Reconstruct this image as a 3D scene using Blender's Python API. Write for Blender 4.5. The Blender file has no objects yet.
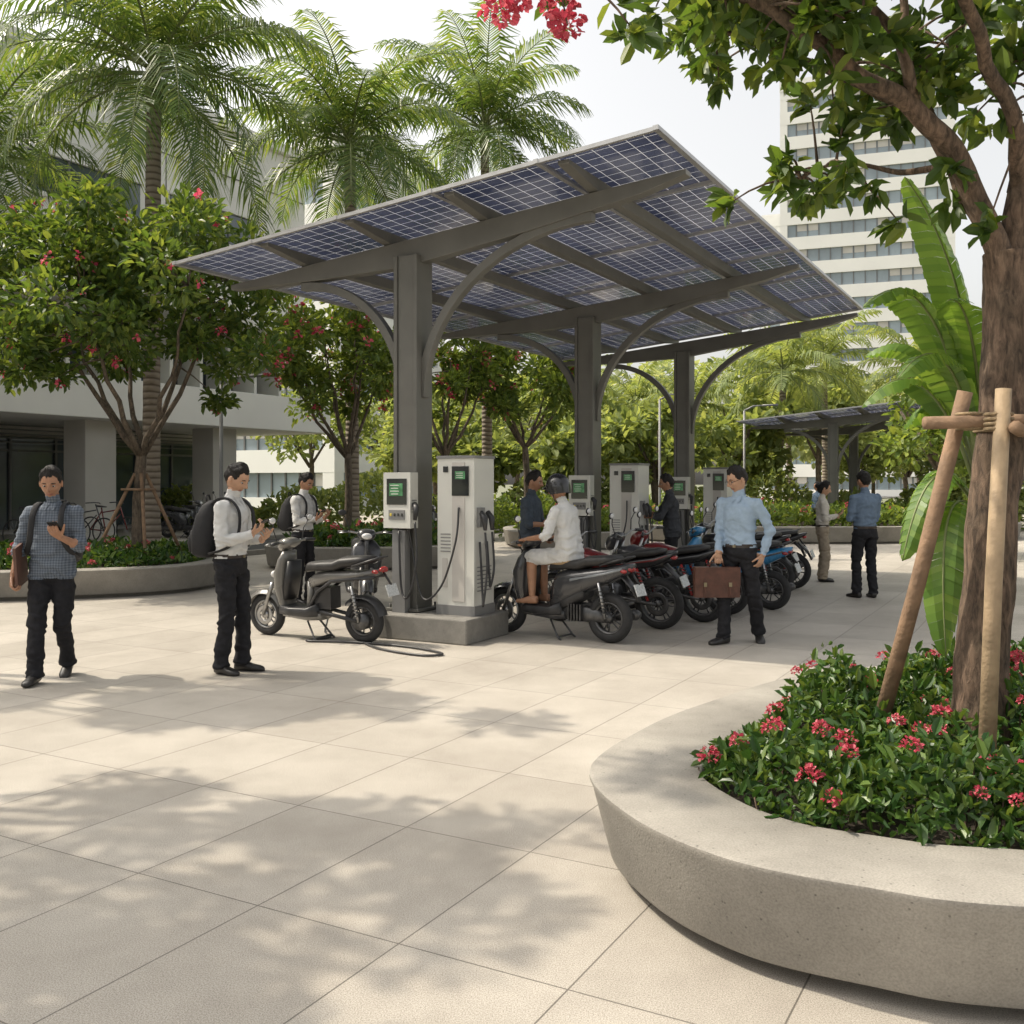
import bpy, math, random
import numpy as np
from math import sin, cos, pi, radians, sqrt
from mathutils import Vector, Matrix, noise
R = random.Random(11)
rng = np.random.default_rng(11)
scene = bpy.context.scene
TH = radians(28.8)
U = Vector((sin(TH), cos(TH), 0)); VV = Vector((cos(TH), -sin(TH), 0)); P1 = Vector((-1.055, 10.6, 0))
def W(t, s, z=0): return P1 + VV*t + U*s + Vector((0, 0, z))
GRID = Matrix.Translation(P1) @ Matrix.Rotation(-TH, 4, 'Z')

# ---------------------------------------------------------------- materials
def nt(name):
    m = bpy.data.materials.new(name); m.use_nodes = True
    n = m.node_tree; b = n.nodes['Principled BSDF']
    return m, n, b
def M(name, col, rough=.6, metal=0., ns=6., na=.12, bump=0., bs=60., coat=0., spec=.5, emit=None):
    m, n, b = nt(name)
    tc = n.nodes.new('ShaderNodeTexCoord')
    nz = n.nodes.new('ShaderNodeTexNoise'); nz.inputs['Scale'].default_value = ns; nz.inputs['Detail'].default_value = 5
    n.links.new(tc.outputs['Object'], nz.inputs['Vector'])
    rp = n.nodes.new('ShaderNodeValToRGB')
    c0 = [max(0, c*(1-na)) for c in col]; c1 = [min(1, c*(1+na)) for c in col]
    rp.color_ramp.elements[0].color = (*c0, 1); rp.color_ramp.elements[1].color = (*c1, 1)
    rp.color_ramp.elements[0].position = .3; rp.color_ramp.elements[1].position = .7
    n.links.new(nz.outputs['Fac'], rp.inputs['Fac']); n.links.new(rp.outputs['Color'], b.inputs['Base Color'])
    mr = n.nodes.new('ShaderNodeMapRange'); mr.inputs['To Min'].default_value = max(0.02, rough-.07); mr.inputs['To Max'].default_value = min(1, rough+.08)
    n.links.new(nz.outputs['Fac'], mr.inputs['Value']); n.links.new(mr.outputs['Result'], b.inputs['Roughness'])
    b.inputs['Metallic'].default_value = metal
    b.inputs['Coat Weight'].default_value = coat
    b.inputs['Specular IOR Level'].default_value = spec
    if emit:
        b.inputs['Emission Color'].default_value = (*emit[:3], 1); b.inputs['Emission Strength'].default_value = emit[3]
    if bump:
        n2 = n.nodes.new('ShaderNodeTexNoise'); n2.inputs['Scale'].default_value = bs; n2.inputs['Detail'].default_value = 4
        n.links.new(tc.outputs['Object'], n2.inputs['Vector'])
        bp = n.nodes.new('ShaderNodeBump'); bp.inputs['Strength'].default_value = bump; bp.inputs['Distance'].default_value = .01
        n.links.new(n2.outputs['Fac'], bp.inputs['Height']); n.links.new(bp.outputs['Normal'], b.inputs['Normal'])
    return m
def leafmat(name, c0, c1, c2, tr=.35, rough=.45, tint=(2.45, 2.15, 1.05)):
    m, n, b = nt(name)
    g = n.nodes.new('ShaderNodeNewGeometry')
    rp = n.nodes.new('ShaderNodeValToRGB')
    e = rp.color_ramp.elements; e[0].color = (*c0, 1); e[1].color = (*c2, 1); k = e.new(.55); k.color = (*c1, 1)
    n.links.new(g.outputs['Random Per Island'], rp.inputs['Fac'])
    n.links.new(rp.outputs['Color'], b.inputs['Base Color'])
    b.inputs['Roughness'].default_value = rough; b.inputs['Specular IOR Level'].default_value = .4
    t = n.nodes.new('ShaderNodeBsdfTranslucent')
    mx = n.nodes.new('ShaderNodeMix'); mx.data_type = 'RGBA'; mx.blend_type = 'MULTIPLY'; mx.inputs[0].default_value = 1
    n.links.new(rp.outputs['Color'], mx.inputs[6]); mx.inputs[7].default_value = (*tint, 1)
    n.links.new(mx.outputs[2], t.inputs['Color'])
    ms = n.nodes.new('ShaderNodeMixShader'); ms.inputs[0].default_value = tr
    n.links.new(b.outputs[0], ms.inputs[1]); n.links.new(t.outputs[0], ms.inputs[2])
    n.links.new(ms.outputs[0], n.nodes['Material Output'].inputs['Surface'])
    return m
def stainmat(name, col, big=1.2, pits=True):
    m, n, b = nt(name); L = n.links.new
    tc = n.nodes.new('ShaderNodeTexCoord')
    a = n.nodes.new('ShaderNodeTexNoise'); a.inputs['Scale'].default_value = big; a.inputs['Detail'].default_value = 9; a.inputs['Roughness'].default_value = .68
    f = n.nodes.new('ShaderNodeTexNoise'); f.inputs['Scale'].default_value = 130; f.inputs['Detail'].default_value = 3
    v = n.nodes.new('ShaderNodeTexVoronoi'); v.inputs['Scale'].default_value = 22
    for k in (a, f, v): L(tc.outputs['Object'], k.inputs['Vector'])
    r = n.nodes.new('ShaderNodeValToRGB'); r.color_ramp.elements[0].position = .32; r.color_ramp.elements[1].position = .68
    r.color_ramp.elements[0].color = (*[c*.66 for c in col], 1); r.color_ramp.elements[1].color = (*[c*1.16 for c in col], 1)
    L(a.outputs['Fac'], r.inputs['Fac'])
    r2 = n.nodes.new('ShaderNodeValToRGB'); r2.color_ramp.elements[0].position = .3; r2.color_ramp.elements[1].position = .62; r2.color_ramp.elements[0].color = (.8, .8, .8, 1); r2.color_ramp.elements[1].color = (1.06, 1.06, 1.06, 1)
    L(f.outputs['Fac'], r2.inputs['Fac'])
    r3 = n.nodes.new('ShaderNodeValToRGB'); r3.color_ramp.elements[0].position = .05; r3.color_ramp.elements[1].position = .12; r3.color_ramp.elements[0].color = (.42, .42, .42, 1); r3.color_ramp.elements[1].color = (1, 1, 1, 1)
    L(v.outputs['Distance'], r3.inputs['Fac'])
    x = n.nodes.new('ShaderNodeMix'); x.data_type = 'RGBA'; x.blend_type = 'MULTIPLY'; x.inputs[0].default_value = 1
    y = n.nodes.new('ShaderNodeMix'); y.data_type = 'RGBA'; y.blend_type = 'MULTIPLY'; y.inputs[0].default_value = .8 if pits else 0
    L(r.outputs[0], x.inputs[6]); L(r2.outputs[0], x.inputs[7]); L(x.outputs[2], y.inputs[6]); L(r3.outputs[0], y.inputs[7]); L(y.outputs[2], b.inputs['Base Color'])
    b.inputs['Roughness'].default_value = .8
    bp = n.nodes.new('ShaderNodeBump'); bp.inputs['Strength'].default_value = .4; bp.inputs['Distance'].default_value = .006
    ad = n.nodes.new('ShaderNodeMath'); ad.operation = 'MULTIPLY'; L(f.outputs['Fac'], ad.inputs[0]); L(r3.outputs[0], ad.inputs[1]); L(ad.outputs[0], bp.inputs['Height']); L(bp.outputs['Normal'], b.inputs['Normal'])
    return m
def barkmat(name, c0, c1, sc=9, zs=.28):
    m, n, b = nt(name); L = n.links.new
    tc = n.nodes.new('ShaderNodeTexCoord'); mp = n.nodes.new('ShaderNodeMapping'); mp.inputs['Scale'].default_value = (1, 1, zs); L(tc.outputs['Object'], mp.inputs['Vector'])
    a = n.nodes.new('ShaderNodeTexNoise'); a.inputs['Scale'].default_value = sc*4; a.inputs['Detail'].default_value = 8; a.inputs['Roughness'].default_value = .65; a.inputs['Distortion'].default_value = .6
    g = n.nodes.new('ShaderNodeTexNoise'); g.inputs['Scale'].default_value = sc*.6; g.inputs['Detail'].default_value = 4
    L(mp.outputs[0], a.inputs['Vector']); L(tc.outputs['Object'], g.inputs['Vector'])
    r = n.nodes.new('ShaderNodeValToRGB'); r.color_ramp.elements[0].position = .36; r.color_ramp.elements[1].position = .64; r.color_ramp.elements[0].color = (*c0, 1); r.color_ramp.elements[1].color = (*c1, 1)
    L(a.outputs['Fac'], r.inputs['Fac'])
    r2 = n.nodes.new('ShaderNodeValToRGB'); r2.color_ramp.elements[0].position = .35; r2.color_ramp.elements[1].position = .65; r2.color_ramp.elements[0].color = (.7, .72, .7, 1); r2.color_ramp.elements[1].color = (1.15, 1.12, 1.1, 1); L(g.outputs['Fac'], r2.inputs['Fac'])
    x = n.nodes.new('ShaderNodeMix'); x.data_type = 'RGBA'; x.blend_type = 'MULTIPLY'; x.inputs[0].default_value = 1
    L(r.outputs[0], x.inputs[6]); L(r2.outputs[0], x.inputs[7]); L(x.outputs[2], b.inputs['Base Color']); b.inputs['Roughness'].default_value = .9
    bp = n.nodes.new('ShaderNodeBump'); bp.inputs['Strength'].default_value = .9; bp.inputs['Distance'].default_value = .015; L(a.outputs['Fac'], bp.inputs['Height']); L(bp.outputs['Normal'], b.inputs['Normal'])
    return m

mCol = M('dark_grey_paint', (.14, .137, .124), .45, .1, 3, .12, .05, 90)
mAlu = M('aluminium_frame', (.42, .42, .42), .4, .6, 5, .1)
mConc = stainmat('planter_concrete', (.29, .272, .24))
mConcD = stainmat('base_concrete', (.22, .21, .19), 3)
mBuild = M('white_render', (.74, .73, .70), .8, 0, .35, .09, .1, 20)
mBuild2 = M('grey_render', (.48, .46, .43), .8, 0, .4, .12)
mGlass = M('window_glass', (.055, .075, .09), .12, 0, .4, .5, spec=.9)
mGlassB = M('tower_glass', (.22, .27, .3), .12, 0, .15, .35, spec=.9)
mMull = M('window_frame', (.13, .13, .13), .5)
mRubber = M('tyre_rubber', (.022, .022, .023), .75, 0, 20, .3)
mBlackP = M('black_plastic', (.03, .03, .032), .42, 0, 8, .3)
mSeat = M('seat_vinyl', (.025, .024, .024), .5, 0, 20, .3, .2, 200)
mMetal = M('steel', (.38, .38, .38), .3, .95, 12, .2)
mMetalD = M('engine_metal', (.11, .11, .112), .4, .8, 15, .35)
mChW = M('charger_white', (.6, .6, .56), .38, 0, 2, .06, coat=.3)
mChG = M('charger_grey', (.2, .2, .2), .45, 0, 3, .08)
mScreen = M('display_glass', (.015, .018, .02), .08, 0, 3, .3, spec=.9)
mGreen = M('display_green', (.07, .19, .09), .2, 0, 14, .6, emit=(.15, .5, .2, .1))
mSignY = M('label_yellow', (.7, .55, .08), .5)
mLamp = M('lamp_lens', (.7, .7, .7), .08, 0, 20, .1, spec=.9)
mRedL = M('tail_light', (.3, .02, .02), .15, 0, 20, .2, coat=.5)
mPlate = M('number_plate', (.5, .52, .53), .4, 0, 60, .3)
mBark = barkmat('tree_bark', (.045, .03, .02), (.19, .13, .09))
mBarkG = barkmat('grey_bark', (.06, .045, .035), (.17, .135, .1))
mWoodPole = M('timber_pole', (.22, .14, .085), .8, 0, 12, .3, .5, 50)
mBamboo = M('pale_pole', (.32, .235, .145), .7, 0, 10, .25, .4, 50)
mSoil = M('soil', (.035, .026, .018), .95, 0, 10, .4, .8, 40)
mRope = M('rope', (.26, .19, .11), .9, 0, 60, .4, .5, 200)
mLeafF = leafmat('foliage_plaza_tree', (.035, .072, .015), (.068, .12, .023), (.135, .178, .036), .38)
mLeafA = leafmat('foliage_glossy', (.042, .082, .018), (.08, .132, .027), (.155, .2, .046), .36)
mLeafB = leafmat('foliage_bright', (.068, .112, .026), (.112, .168, .036), (.185, .235, .056), .4)
mLeafD = leafmat('foliage_far', (.115, .16, .06), (.17, .22, .08), (.24, .285, .115), .4, .7)  # distant greens lightened, aerial haze put into the leaf colour
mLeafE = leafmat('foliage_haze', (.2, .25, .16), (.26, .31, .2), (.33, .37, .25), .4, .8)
mLeafP = leafmat('palm_leaflet', (.052, .096, .026), (.09, .15, .042), (.175, .222, .07), .36, .38)
mLeafS = leafmat('shrub_leaf', (.022, .06, .015), (.05, .105, .022), (.12, .178, .04), .24, .35)
mLeafBan = leafmat('banana_leaf', (.075, .15, .03), (.11, .2, .038), (.155, .245, .055), .4, .38)
mFlower = leafmat('red_blossom', (.36, .03, .06), (.5, .07, .11), (.62, .17, .2), .3, .5, (1.5, 1.3, 1.3))
mFlowerP = leafmat('pink_blossom', (.46, .04, .1), (.58, .07, .14), (.68, .16, .2), .3, .5, (1.5, 1.3, 1.3))

def palmbark():
    m, n, b = nt('palm_bark')
    tc = n.nodes.new('ShaderNodeTexCoord'); w = n.nodes.new('ShaderNodeTexWave'); w.bands_direction = 'Z'
    w.inputs['Scale'].default_value = 2.6; w.inputs['Distortion'].default_value = 1.6; w.inputs['Detail'].default_value = 3
    n.links.new(tc.outputs['Object'], w.inputs['Vector'])
    rp = n.nodes.new('ShaderNodeValToRGB'); rp.color_ramp.elements[0].color = (.11, .085, .065, 1); rp.color_ramp.elements[1].color = (.26, .22, .175, 1)
    rp.color_ramp.elements[1].position = .4
    n.links.new(w.outputs['Fac'], rp.inputs['Fac']); n.links.new(rp.outputs['Color'], b.inputs['Base Color'])
    bp = n.nodes.new('ShaderNodeBump'); bp.inputs['Strength'].default_value = .8; bp.inputs['Distance'].default_value = .02
    n.links.new(w.outputs['Fac'], bp.inputs['Height']); n.links.new(bp.outputs['Normal'], b.inputs['Normal'])
    b.inputs['Roughness'].default_value = .9
    return m
mPalmBark = palmbark()
mPalmShaft = M('palm_crownshaft', (.16, .19, .07), .5, 0, 3, .2)

def paving():
    m, n, b = nt('granite_paving')
    L = n.links.new
    tc = n.nodes.new('ShaderNodeTexCoord'); mp = n.nodes.new('ShaderNodeMapping')
    mp.inputs['Rotation'].default_value = (0, 0, TH); mp.inputs['Location'].default_value = (.06, .1, 0)
    L(tc.outputs['Object'], mp.inputs['Vector'])
    br = n.nodes.new('ShaderNodeTexBrick'); br.offset = 0; br.inputs['Scale'].default_value = 1
    br.inputs['Brick Width'].default_value = .65; br.inputs['Row Height'].default_value = .98
    br.inputs['Mortar Size'].default_value = .0038; br.inputs['Mortar Smooth'].default_value = .4
    br.inputs['Color1'].default_value = (.385, .357, .318, 1); br.inputs['Color2'].default_value = (.455, .424, .38, 1); br.inputs['Mortar'].default_value = (.14, .126, .11, 1)
    L(mp.outputs['Vector'], br.inputs['Vector'])
    n1 = n.nodes.new('ShaderNodeTexNoise'); n1.inputs['Scale'].default_value = 210; n1.inputs['Detail'].default_value = 4; n1.inputs['Roughness'].default_value = .75
    n2 = n.nodes.new('ShaderNodeTexNoise'); n2.inputs['Scale'].default_value = 1.0; n2.inputs['Detail'].default_value = 9; n2.inputs['Roughness'].default_value = .7
    for k in (n1, n2): L(tc.outputs['Object'], k.inputs['Vector'])
    r1 = n.nodes.new('ShaderNodeValToRGB'); r1.color_ramp.elements[0].color = (.5, .49, .47, 1); r1.color_ramp.elements[0].position = .38
    r1.color_ramp.elements[1].color = (1.2, 1.2, 1.2, 1); r1.color_ramp.elements[1].position = .58
    r2 = n.nodes.new('ShaderNodeValToRGB'); r2.color_ramp.elements[0].color = (.78, .765, .745, 1); r2.color_ramp.elements[0].position = .3
    r2.color_ramp.elements[1].color = (1.1, 1.1, 1.09, 1); r2.color_ramp.elements[1].position = .66
    L(n1.outputs['Fac'], r1.inputs['Fac']); L(n2.outputs['Fac'], r2.inputs['Fac'])
    a = n.nodes.new('ShaderNodeMix'); a.data_type = 'RGBA'; a.blend_type = 'MULTIPLY'; a.inputs[0].default_value = 1
    c = n.nodes.new('ShaderNodeMix'); c.data_type = 'RGBA'; c.blend_type = 'MULTIPLY'; c.inputs[0].default_value = 1
    L(br.outputs['Color'], a.inputs[6]); L(r1.outputs['Color'], a.inputs[7])
    L(a.outputs[2], c.inputs[6]); L(r2.outputs['Color'], c.inputs[7]); L(c.outputs[2], b.inputs['Base Color'])
    b.inputs['Roughness'].default_value = .58
    bp = n.nodes.new('ShaderNodeBump'); bp.inputs['Strength'].default_value = .3; bp.inputs['Distance'].default_value = .004
    sb = n.nodes.new('ShaderNodeMath'); sb.operation = 'SUBTRACT'
    L(n1.outputs['Fac'], sb.inputs[0]); L(br.outputs['Fac'], sb.inputs[1]); L(sb.outputs[0], bp.inputs['Height']); L(bp.outputs['Normal'], b.inputs['Normal'])
    return m
mPave = paving()
mAsph = M('asphalt', (.06, .06, .06), .9, 0, 2, .2, .3, 80)
mGround = M('earth', (.14, .15, .09), .95, 0, .5, .3)
mPaint = M('road_paint', (.7, .7, .68), .7, 0, 20, .15)

def panelmat():
    m, n, b = nt('solar_cells')
    L = n.links.new
    tc = n.nodes.new('ShaderNodeTexCoord'); mp = n.nodes.new('ShaderNodeMapping'); mp.inputs['Location'].default_value = (2.71, .77, 0)
    L(tc.outputs['Object'], mp.inputs['Vector'])
    br = n.nodes.new('ShaderNodeTexBrick'); br.offset = 0; br.inputs['Scale'].default_value = 1
    br.inputs['Brick Width'].default_value = 1.148/7; br.inputs['Row Height'].default_value = (10/6)/10
    br.inputs['Mortar Size'].default_value = .0036; br.inputs['Mortar Smooth'].default_value = .1
    br.inputs['Color1'].default_value = (.012, .017, .038, 1); br.inputs['Color2'].default_value = (.026, .034, .066, 1); br.inputs['Mortar'].default_value = (.38, .4, .43, 1)
    L(mp.outputs['Vector'], br.inputs['Vector']); L(br.outputs['Color'], b.inputs['Base Color'])
    b.inputs['Roughness'].default_value = .13; b.inputs['Specular IOR Level'].default_value = .7; b.inputs['Coat Weight'].default_value = .35
    t = n.nodes.new('ShaderNodeBsdfTranslucent')
    nz = n.nodes.new('ShaderNodeTexNoise'); nz.inputs['Scale'].default_value = .9; L(tc.outputs['Object'], nz.inputs['Vector'])
    rr = n.nodes.new('ShaderNodeValToRGB'); rr.color_ramp.elements[0].color = (.02, .026, .055, 1); rr.color_ramp.elements[1].color = (.07, .08, .13, 1); rr.color_ramp.elements[0].position = .35; rr.color_ramp.elements[1].position = .65
    L(nz.outputs['Fac'], rr.inputs['Fac'])
    mx = n.nodes.new('ShaderNodeMix'); mx.data_type = 'RGBA'
    L(rr.outputs[0], mx.inputs[6]); mx.inputs[7].default_value = (.6, .61, .63, 1)
    L(br.outputs['Fac'], mx.inputs[0]); L(mx.outputs[2], t.inputs['Color'])
    ms = n.nodes.new('ShaderNodeMixShader'); ms.inputs[0].default_value = .27
    L(b.outputs[0], ms.inputs[1]); L(t.outputs[0], ms.inputs[2]); L(ms.outputs[0], n.nodes['Material Output'].inputs['Surface'])
    return m
mPanel = panelmat()

# ---------------------------------------------------------------- mesh builder
class MB:
    def __init__(s): s.V = []; s.F = []; s.M = []; s.S = []
    def add(s, V, F, mi=0, smooth=True):
        o = len(s.V); s.V.extend([tuple(v) for v in V]); s.F.extend([tuple(i+o for i in f) for f in F]); s.M.extend([mi]*len(F)); s.S.extend([smooth]*len(F))
    def addnp(s, V, F, mi=0, smooth=True):
        o = len(s.V); s.V.extend(V.tolist()); s.F.extend((F+o).tolist())
        if isinstance(mi, (list, np.ndarray)): s.M.extend(list(mi))
        else: s.M.extend([mi]*len(F))
        s.S.extend([smooth]*len(F))
    def box(s, c, d, mi=0, rot=None):
        c = Vector(c); hx, hy, hz = d[0]/2, d[1]/2, d[2]/2
        vs = [Vector((x, y, z)) for z in (-hz, hz) for y in (-hy, hy) for x in (-hx, hx)]
        if rot is not None: vs = [rot @ v for v in vs]
        s.add([c+v for v in vs], [(0, 2, 3, 1), (4, 5, 7, 6), (0, 1, 5, 4), (2, 6, 7, 3), (0, 4, 6, 2), (1, 3, 7, 5)], mi, False)
    def rings(s, rings, n=16, mi=0, cap=True, smooth=True):
        V = []; F = []
        for (c, a, b, e) in rings:
            c = Vector(c); a = Vector(a); b = Vector(b)
            for i in range(n):
                t = 2*pi*i/n; ct, st = cos(t), sin(t)
                p = 2/e
                V.append(c + a*(math.copysign(abs(ct)**p, ct)) + b*(math.copysign(abs(st)**p, st)))
        m = len(rings)
        for j in range(m-1):
            for i in range(n):
                F.append((j*n+i, j*n+(i+1) % n, (j+1)*n+(i+1) % n, (j+1)*n+i))
        if cap:
            F.append(tuple(range(n-1, -1, -1))); F.append(tuple((m-1)*n+i for i in range(n)))
        s.add(V, F, mi, smooth)
    def loftx(s, secs, n=18, mi=0, yc=0):
        s.rings([((x, yc, z), (0, w, 0), (0, 0, h), e) for (x, z, w, h, e) in secs], n, mi)
    def tube(s, pts, rad, n=8, mi=0, cap=True, flat=1.0, up=None):
        pts = [Vector(p) for p in pts]
        if not hasattr(rad, '__len__'): rad = [rad]*len(pts)
        rings = []; N = None
        for i, p in enumerate(pts):
            if i == 0: t = pts[1]-p
            elif i == len(pts)-1: t = p-pts[i-1]
            else: t = (pts[i+1]-p).normalized()+(p-pts[i-1]).normalized()
            t = t.normalized() if t.length > 1e-9 else Vector((0, 0, 1))
            if N is None:
                N = Vector(up) if up else (Vector((0, 0, 1)) if abs(t.z) < .8 else Vector((1, 0, 0)))
            N = (N - t*N.dot(t)); N = N.normalized() if N.length > 1e-6 else t.orthogonal().normalized()
            B = t.cross(N)
            rings.append((p, B*rad[i], N*rad[i]*flat, 2))
        s.rings(rings, n, mi, cap)
    def capsule(s, a, b, ra, rb, n=12, mi=0):
        a = Vector(a); b = Vector(b); d = (b-a); L = d.length; d = d/L if L > 1e-6 else Vector((0, 0, 1))
        pts = []; rad = []
        for k in (80, 60, 35, 0): pts.append(a-d*ra*sin(radians(k))); rad.append(ra*max(.05, cos(radians(k))))
        for k in (0, 35, 60, 80): pts.append(b+d*rb*sin(radians(k))); rad.append(rb*max(.05, cos(radians(k))))
        s.tube(pts, rad, n, mi)
    def ell(s, c, r, mi=0, n=16, m=10, rot=None):
        c = Vector(c); V = []; F = []
        for j in range(m+1):
            ph = -pi/2+pi*j/m
            for i in range(n):
                t = 2*pi*i/n
                v = Vector((r[0]*cos(ph)*cos(t), r[1]*cos(ph)*sin(t), r[2]*sin(ph)))
                if rot is not None: v = rot @ v
                V.append(c+v)
        for j in range(m):
            for i in range(n):
                F.append((j*n+i, j*n+(i+1) % n, (j+1)*n+(i+1) % n, (j+1)*n+i))
        s.add(V, F, mi)
    def torus(s, c, Rr, r, axis='y', mi=0, n=32, m=10, sq=1.0, a0=0, a1=2*pi):
        c = Vector(c); V = []; F = []; full = abs(a1-a0-2*pi) < 1e-6
        nn = n if full else n+1
        for i in range(nn):
            a = a0+(a1-a0)*i/n
            for j in range(m):
                b = 2*pi*j/m
                rr = Rr+r*cos(b); h = r*sq*sin(b)
                v = Vector((rr*cos(a), h, rr*sin(a))) if axis == 'y' else Vector((rr*cos(a), rr*sin(a), h))
                V.append(c+v)
        for i in range(n):
            for j in range(m):
                F.append((i*m+j, i*m+(j+1) % m, ((i+1) % nn)*m+(j+1) % m, ((i+1) % nn)*m+j))
        s.add(V, F, mi)
    def build(s, name, mats, parent=None, matrix=None, bevel=0):
        me = bpy.data.meshes.new(name); me.from_pydata(s.V, [], s.F)
        for m in mats: me.materials.append(m)
        me.polygons.foreach_set('material_index', np.array(s.M, dtype=np.int32))
        me.polygons.foreach_set('use_smooth', np.array(s.S, dtype=bool))
        me.update()
        o = bpy.data.objects.new(name, me); scene.collection.objects.link(o)
        if parent: o.parent = parent
        if matrix is not None: o.matrix_local = matrix
        if bevel:
            bm = o.modifiers.new('bevel', 'BEVEL'); bm.width = bevel; bm.segments = 2; bm.limit_method = 'ANGLE'; bm.angle_limit = radians(50)
        return o
def empty(name, matrix=None):
    o = bpy.data.objects.new(name, None); scene.collection.objects.link(o)
    if matrix is not None: o.matrix_world = matrix
    return o
def remesh(mb, vox, it=4, fac=.5):
    me = bpy.data.meshes.new('tmp'); me.from_pydata(mb.V, [], mb.F); me.update()
    o = bpy.data.objects.new('tmp', me); scene.collection.objects.link(o)
    r = o.modifiers.new('r', 'REMESH'); r.mode = 'VOXEL'; r.voxel_size = vox
    if it:
        s = o.modifiers.new('s', 'SMOOTH'); s.iterations = it; s.factor = fac
    dg = bpy.context.evaluated_depsgraph_get(); ev = o.evaluated_get(dg); m2 = ev.to_mesh()
    n = len(m2.vertices); V = np.empty(n*3); m2.vertices.foreach_get('co', V); V = V.reshape(-1, 3)
    Nn = np.empty(n*3); m2.vertices.foreach_get('normal', Nn); Nn = Nn.reshape(-1, 3)
    F = np.array([list(p.vertices) for p in m2.polygons if len(p.vertices) == 4])
    ev.to_mesh_clear(); bpy.data.objects.remove(o); bpy.data.meshes.remove(me)
    return V, F, Nn
def bez(a, b, c, n=10):
    a, b, c = Vector(a), Vector(b), Vector(c)
    return [a*(1-t)**2+b*2*t*(1-t)+c*t*t for t in [i/(n-1) for i in range(n)]]
def catmull(P, n=8, closed=True):
    out = []; m = len(P)
    for i in range(m if closed else m-1):
        p0, p1, p2, p3 = [Vector(P[(i+k) % m]) if closed else Vector(P[min(max(i+k, 0), m-1)]) for k in (-1, 0, 1, 2)]
        for j in range(n):
            t = j/n
            out.append(.5*((2*p1)+(p2-p0)*t+(2*p0-5*p1+4*p2-p3)*t*t+(3*p1-p0-3*p2+p3)*t**3))
    if not closed: out.append(Vector(P[-1]))
    return out

# ---------------------------------------------------------------- foliage helpers
def nrm(a): return a/np.maximum(np.linalg.norm(a, axis=1, keepdims=True), 1e-9)
def add_leaves(mb, C, A, L, wid, mi, upb=1.0, fold=.12, r=None):
    r = r or rng
    n = len(C); A = nrm(A)
    up = r.normal(size=(n, 3))*.6+np.array([0, 0, upb])
    B = nrm(np.cross(A, up)); N = np.cross(B, A)
    L = (np.ones(n)*L*r.uniform(.7, 1.25, n))[:, None]
    tpl = [(0, 0, 0), (.3, .5, fold), (.7, .44, fold*.7), (1, 0, -.1), (.7, -.44, fold*.7), (.3, -.5, fold)]
    V = np.stack([C+L*(a*A+wid*b*B+c*N) for a, b, c in tpl], axis=1).reshape(-1, 3)
    base = np.arange(n)[:, None]*6
    F = np.concatenate([base+np.array([[0, 1, 2, 3]]), base+np.array([[0, 3, 4, 5]])], axis=1).reshape(-1, 4)
    mb.addnp(V, F, mi, False)
def sph(n, r=None):
    r = r or rng
    return nrm(r.normal(size=(n, 3)))
def flower_cluster(mb, c, rad, n, mi, sz=.03, r=None):
    r = r or rng
    d = sph(n, r); C = np.array(c)+d*rad*r.uniform(.6, 1, (n, 1))
    add_leaves(mb, C, d+r.normal(size=(n, 3))*.8, sz, .8, mi, r=r)
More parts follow.
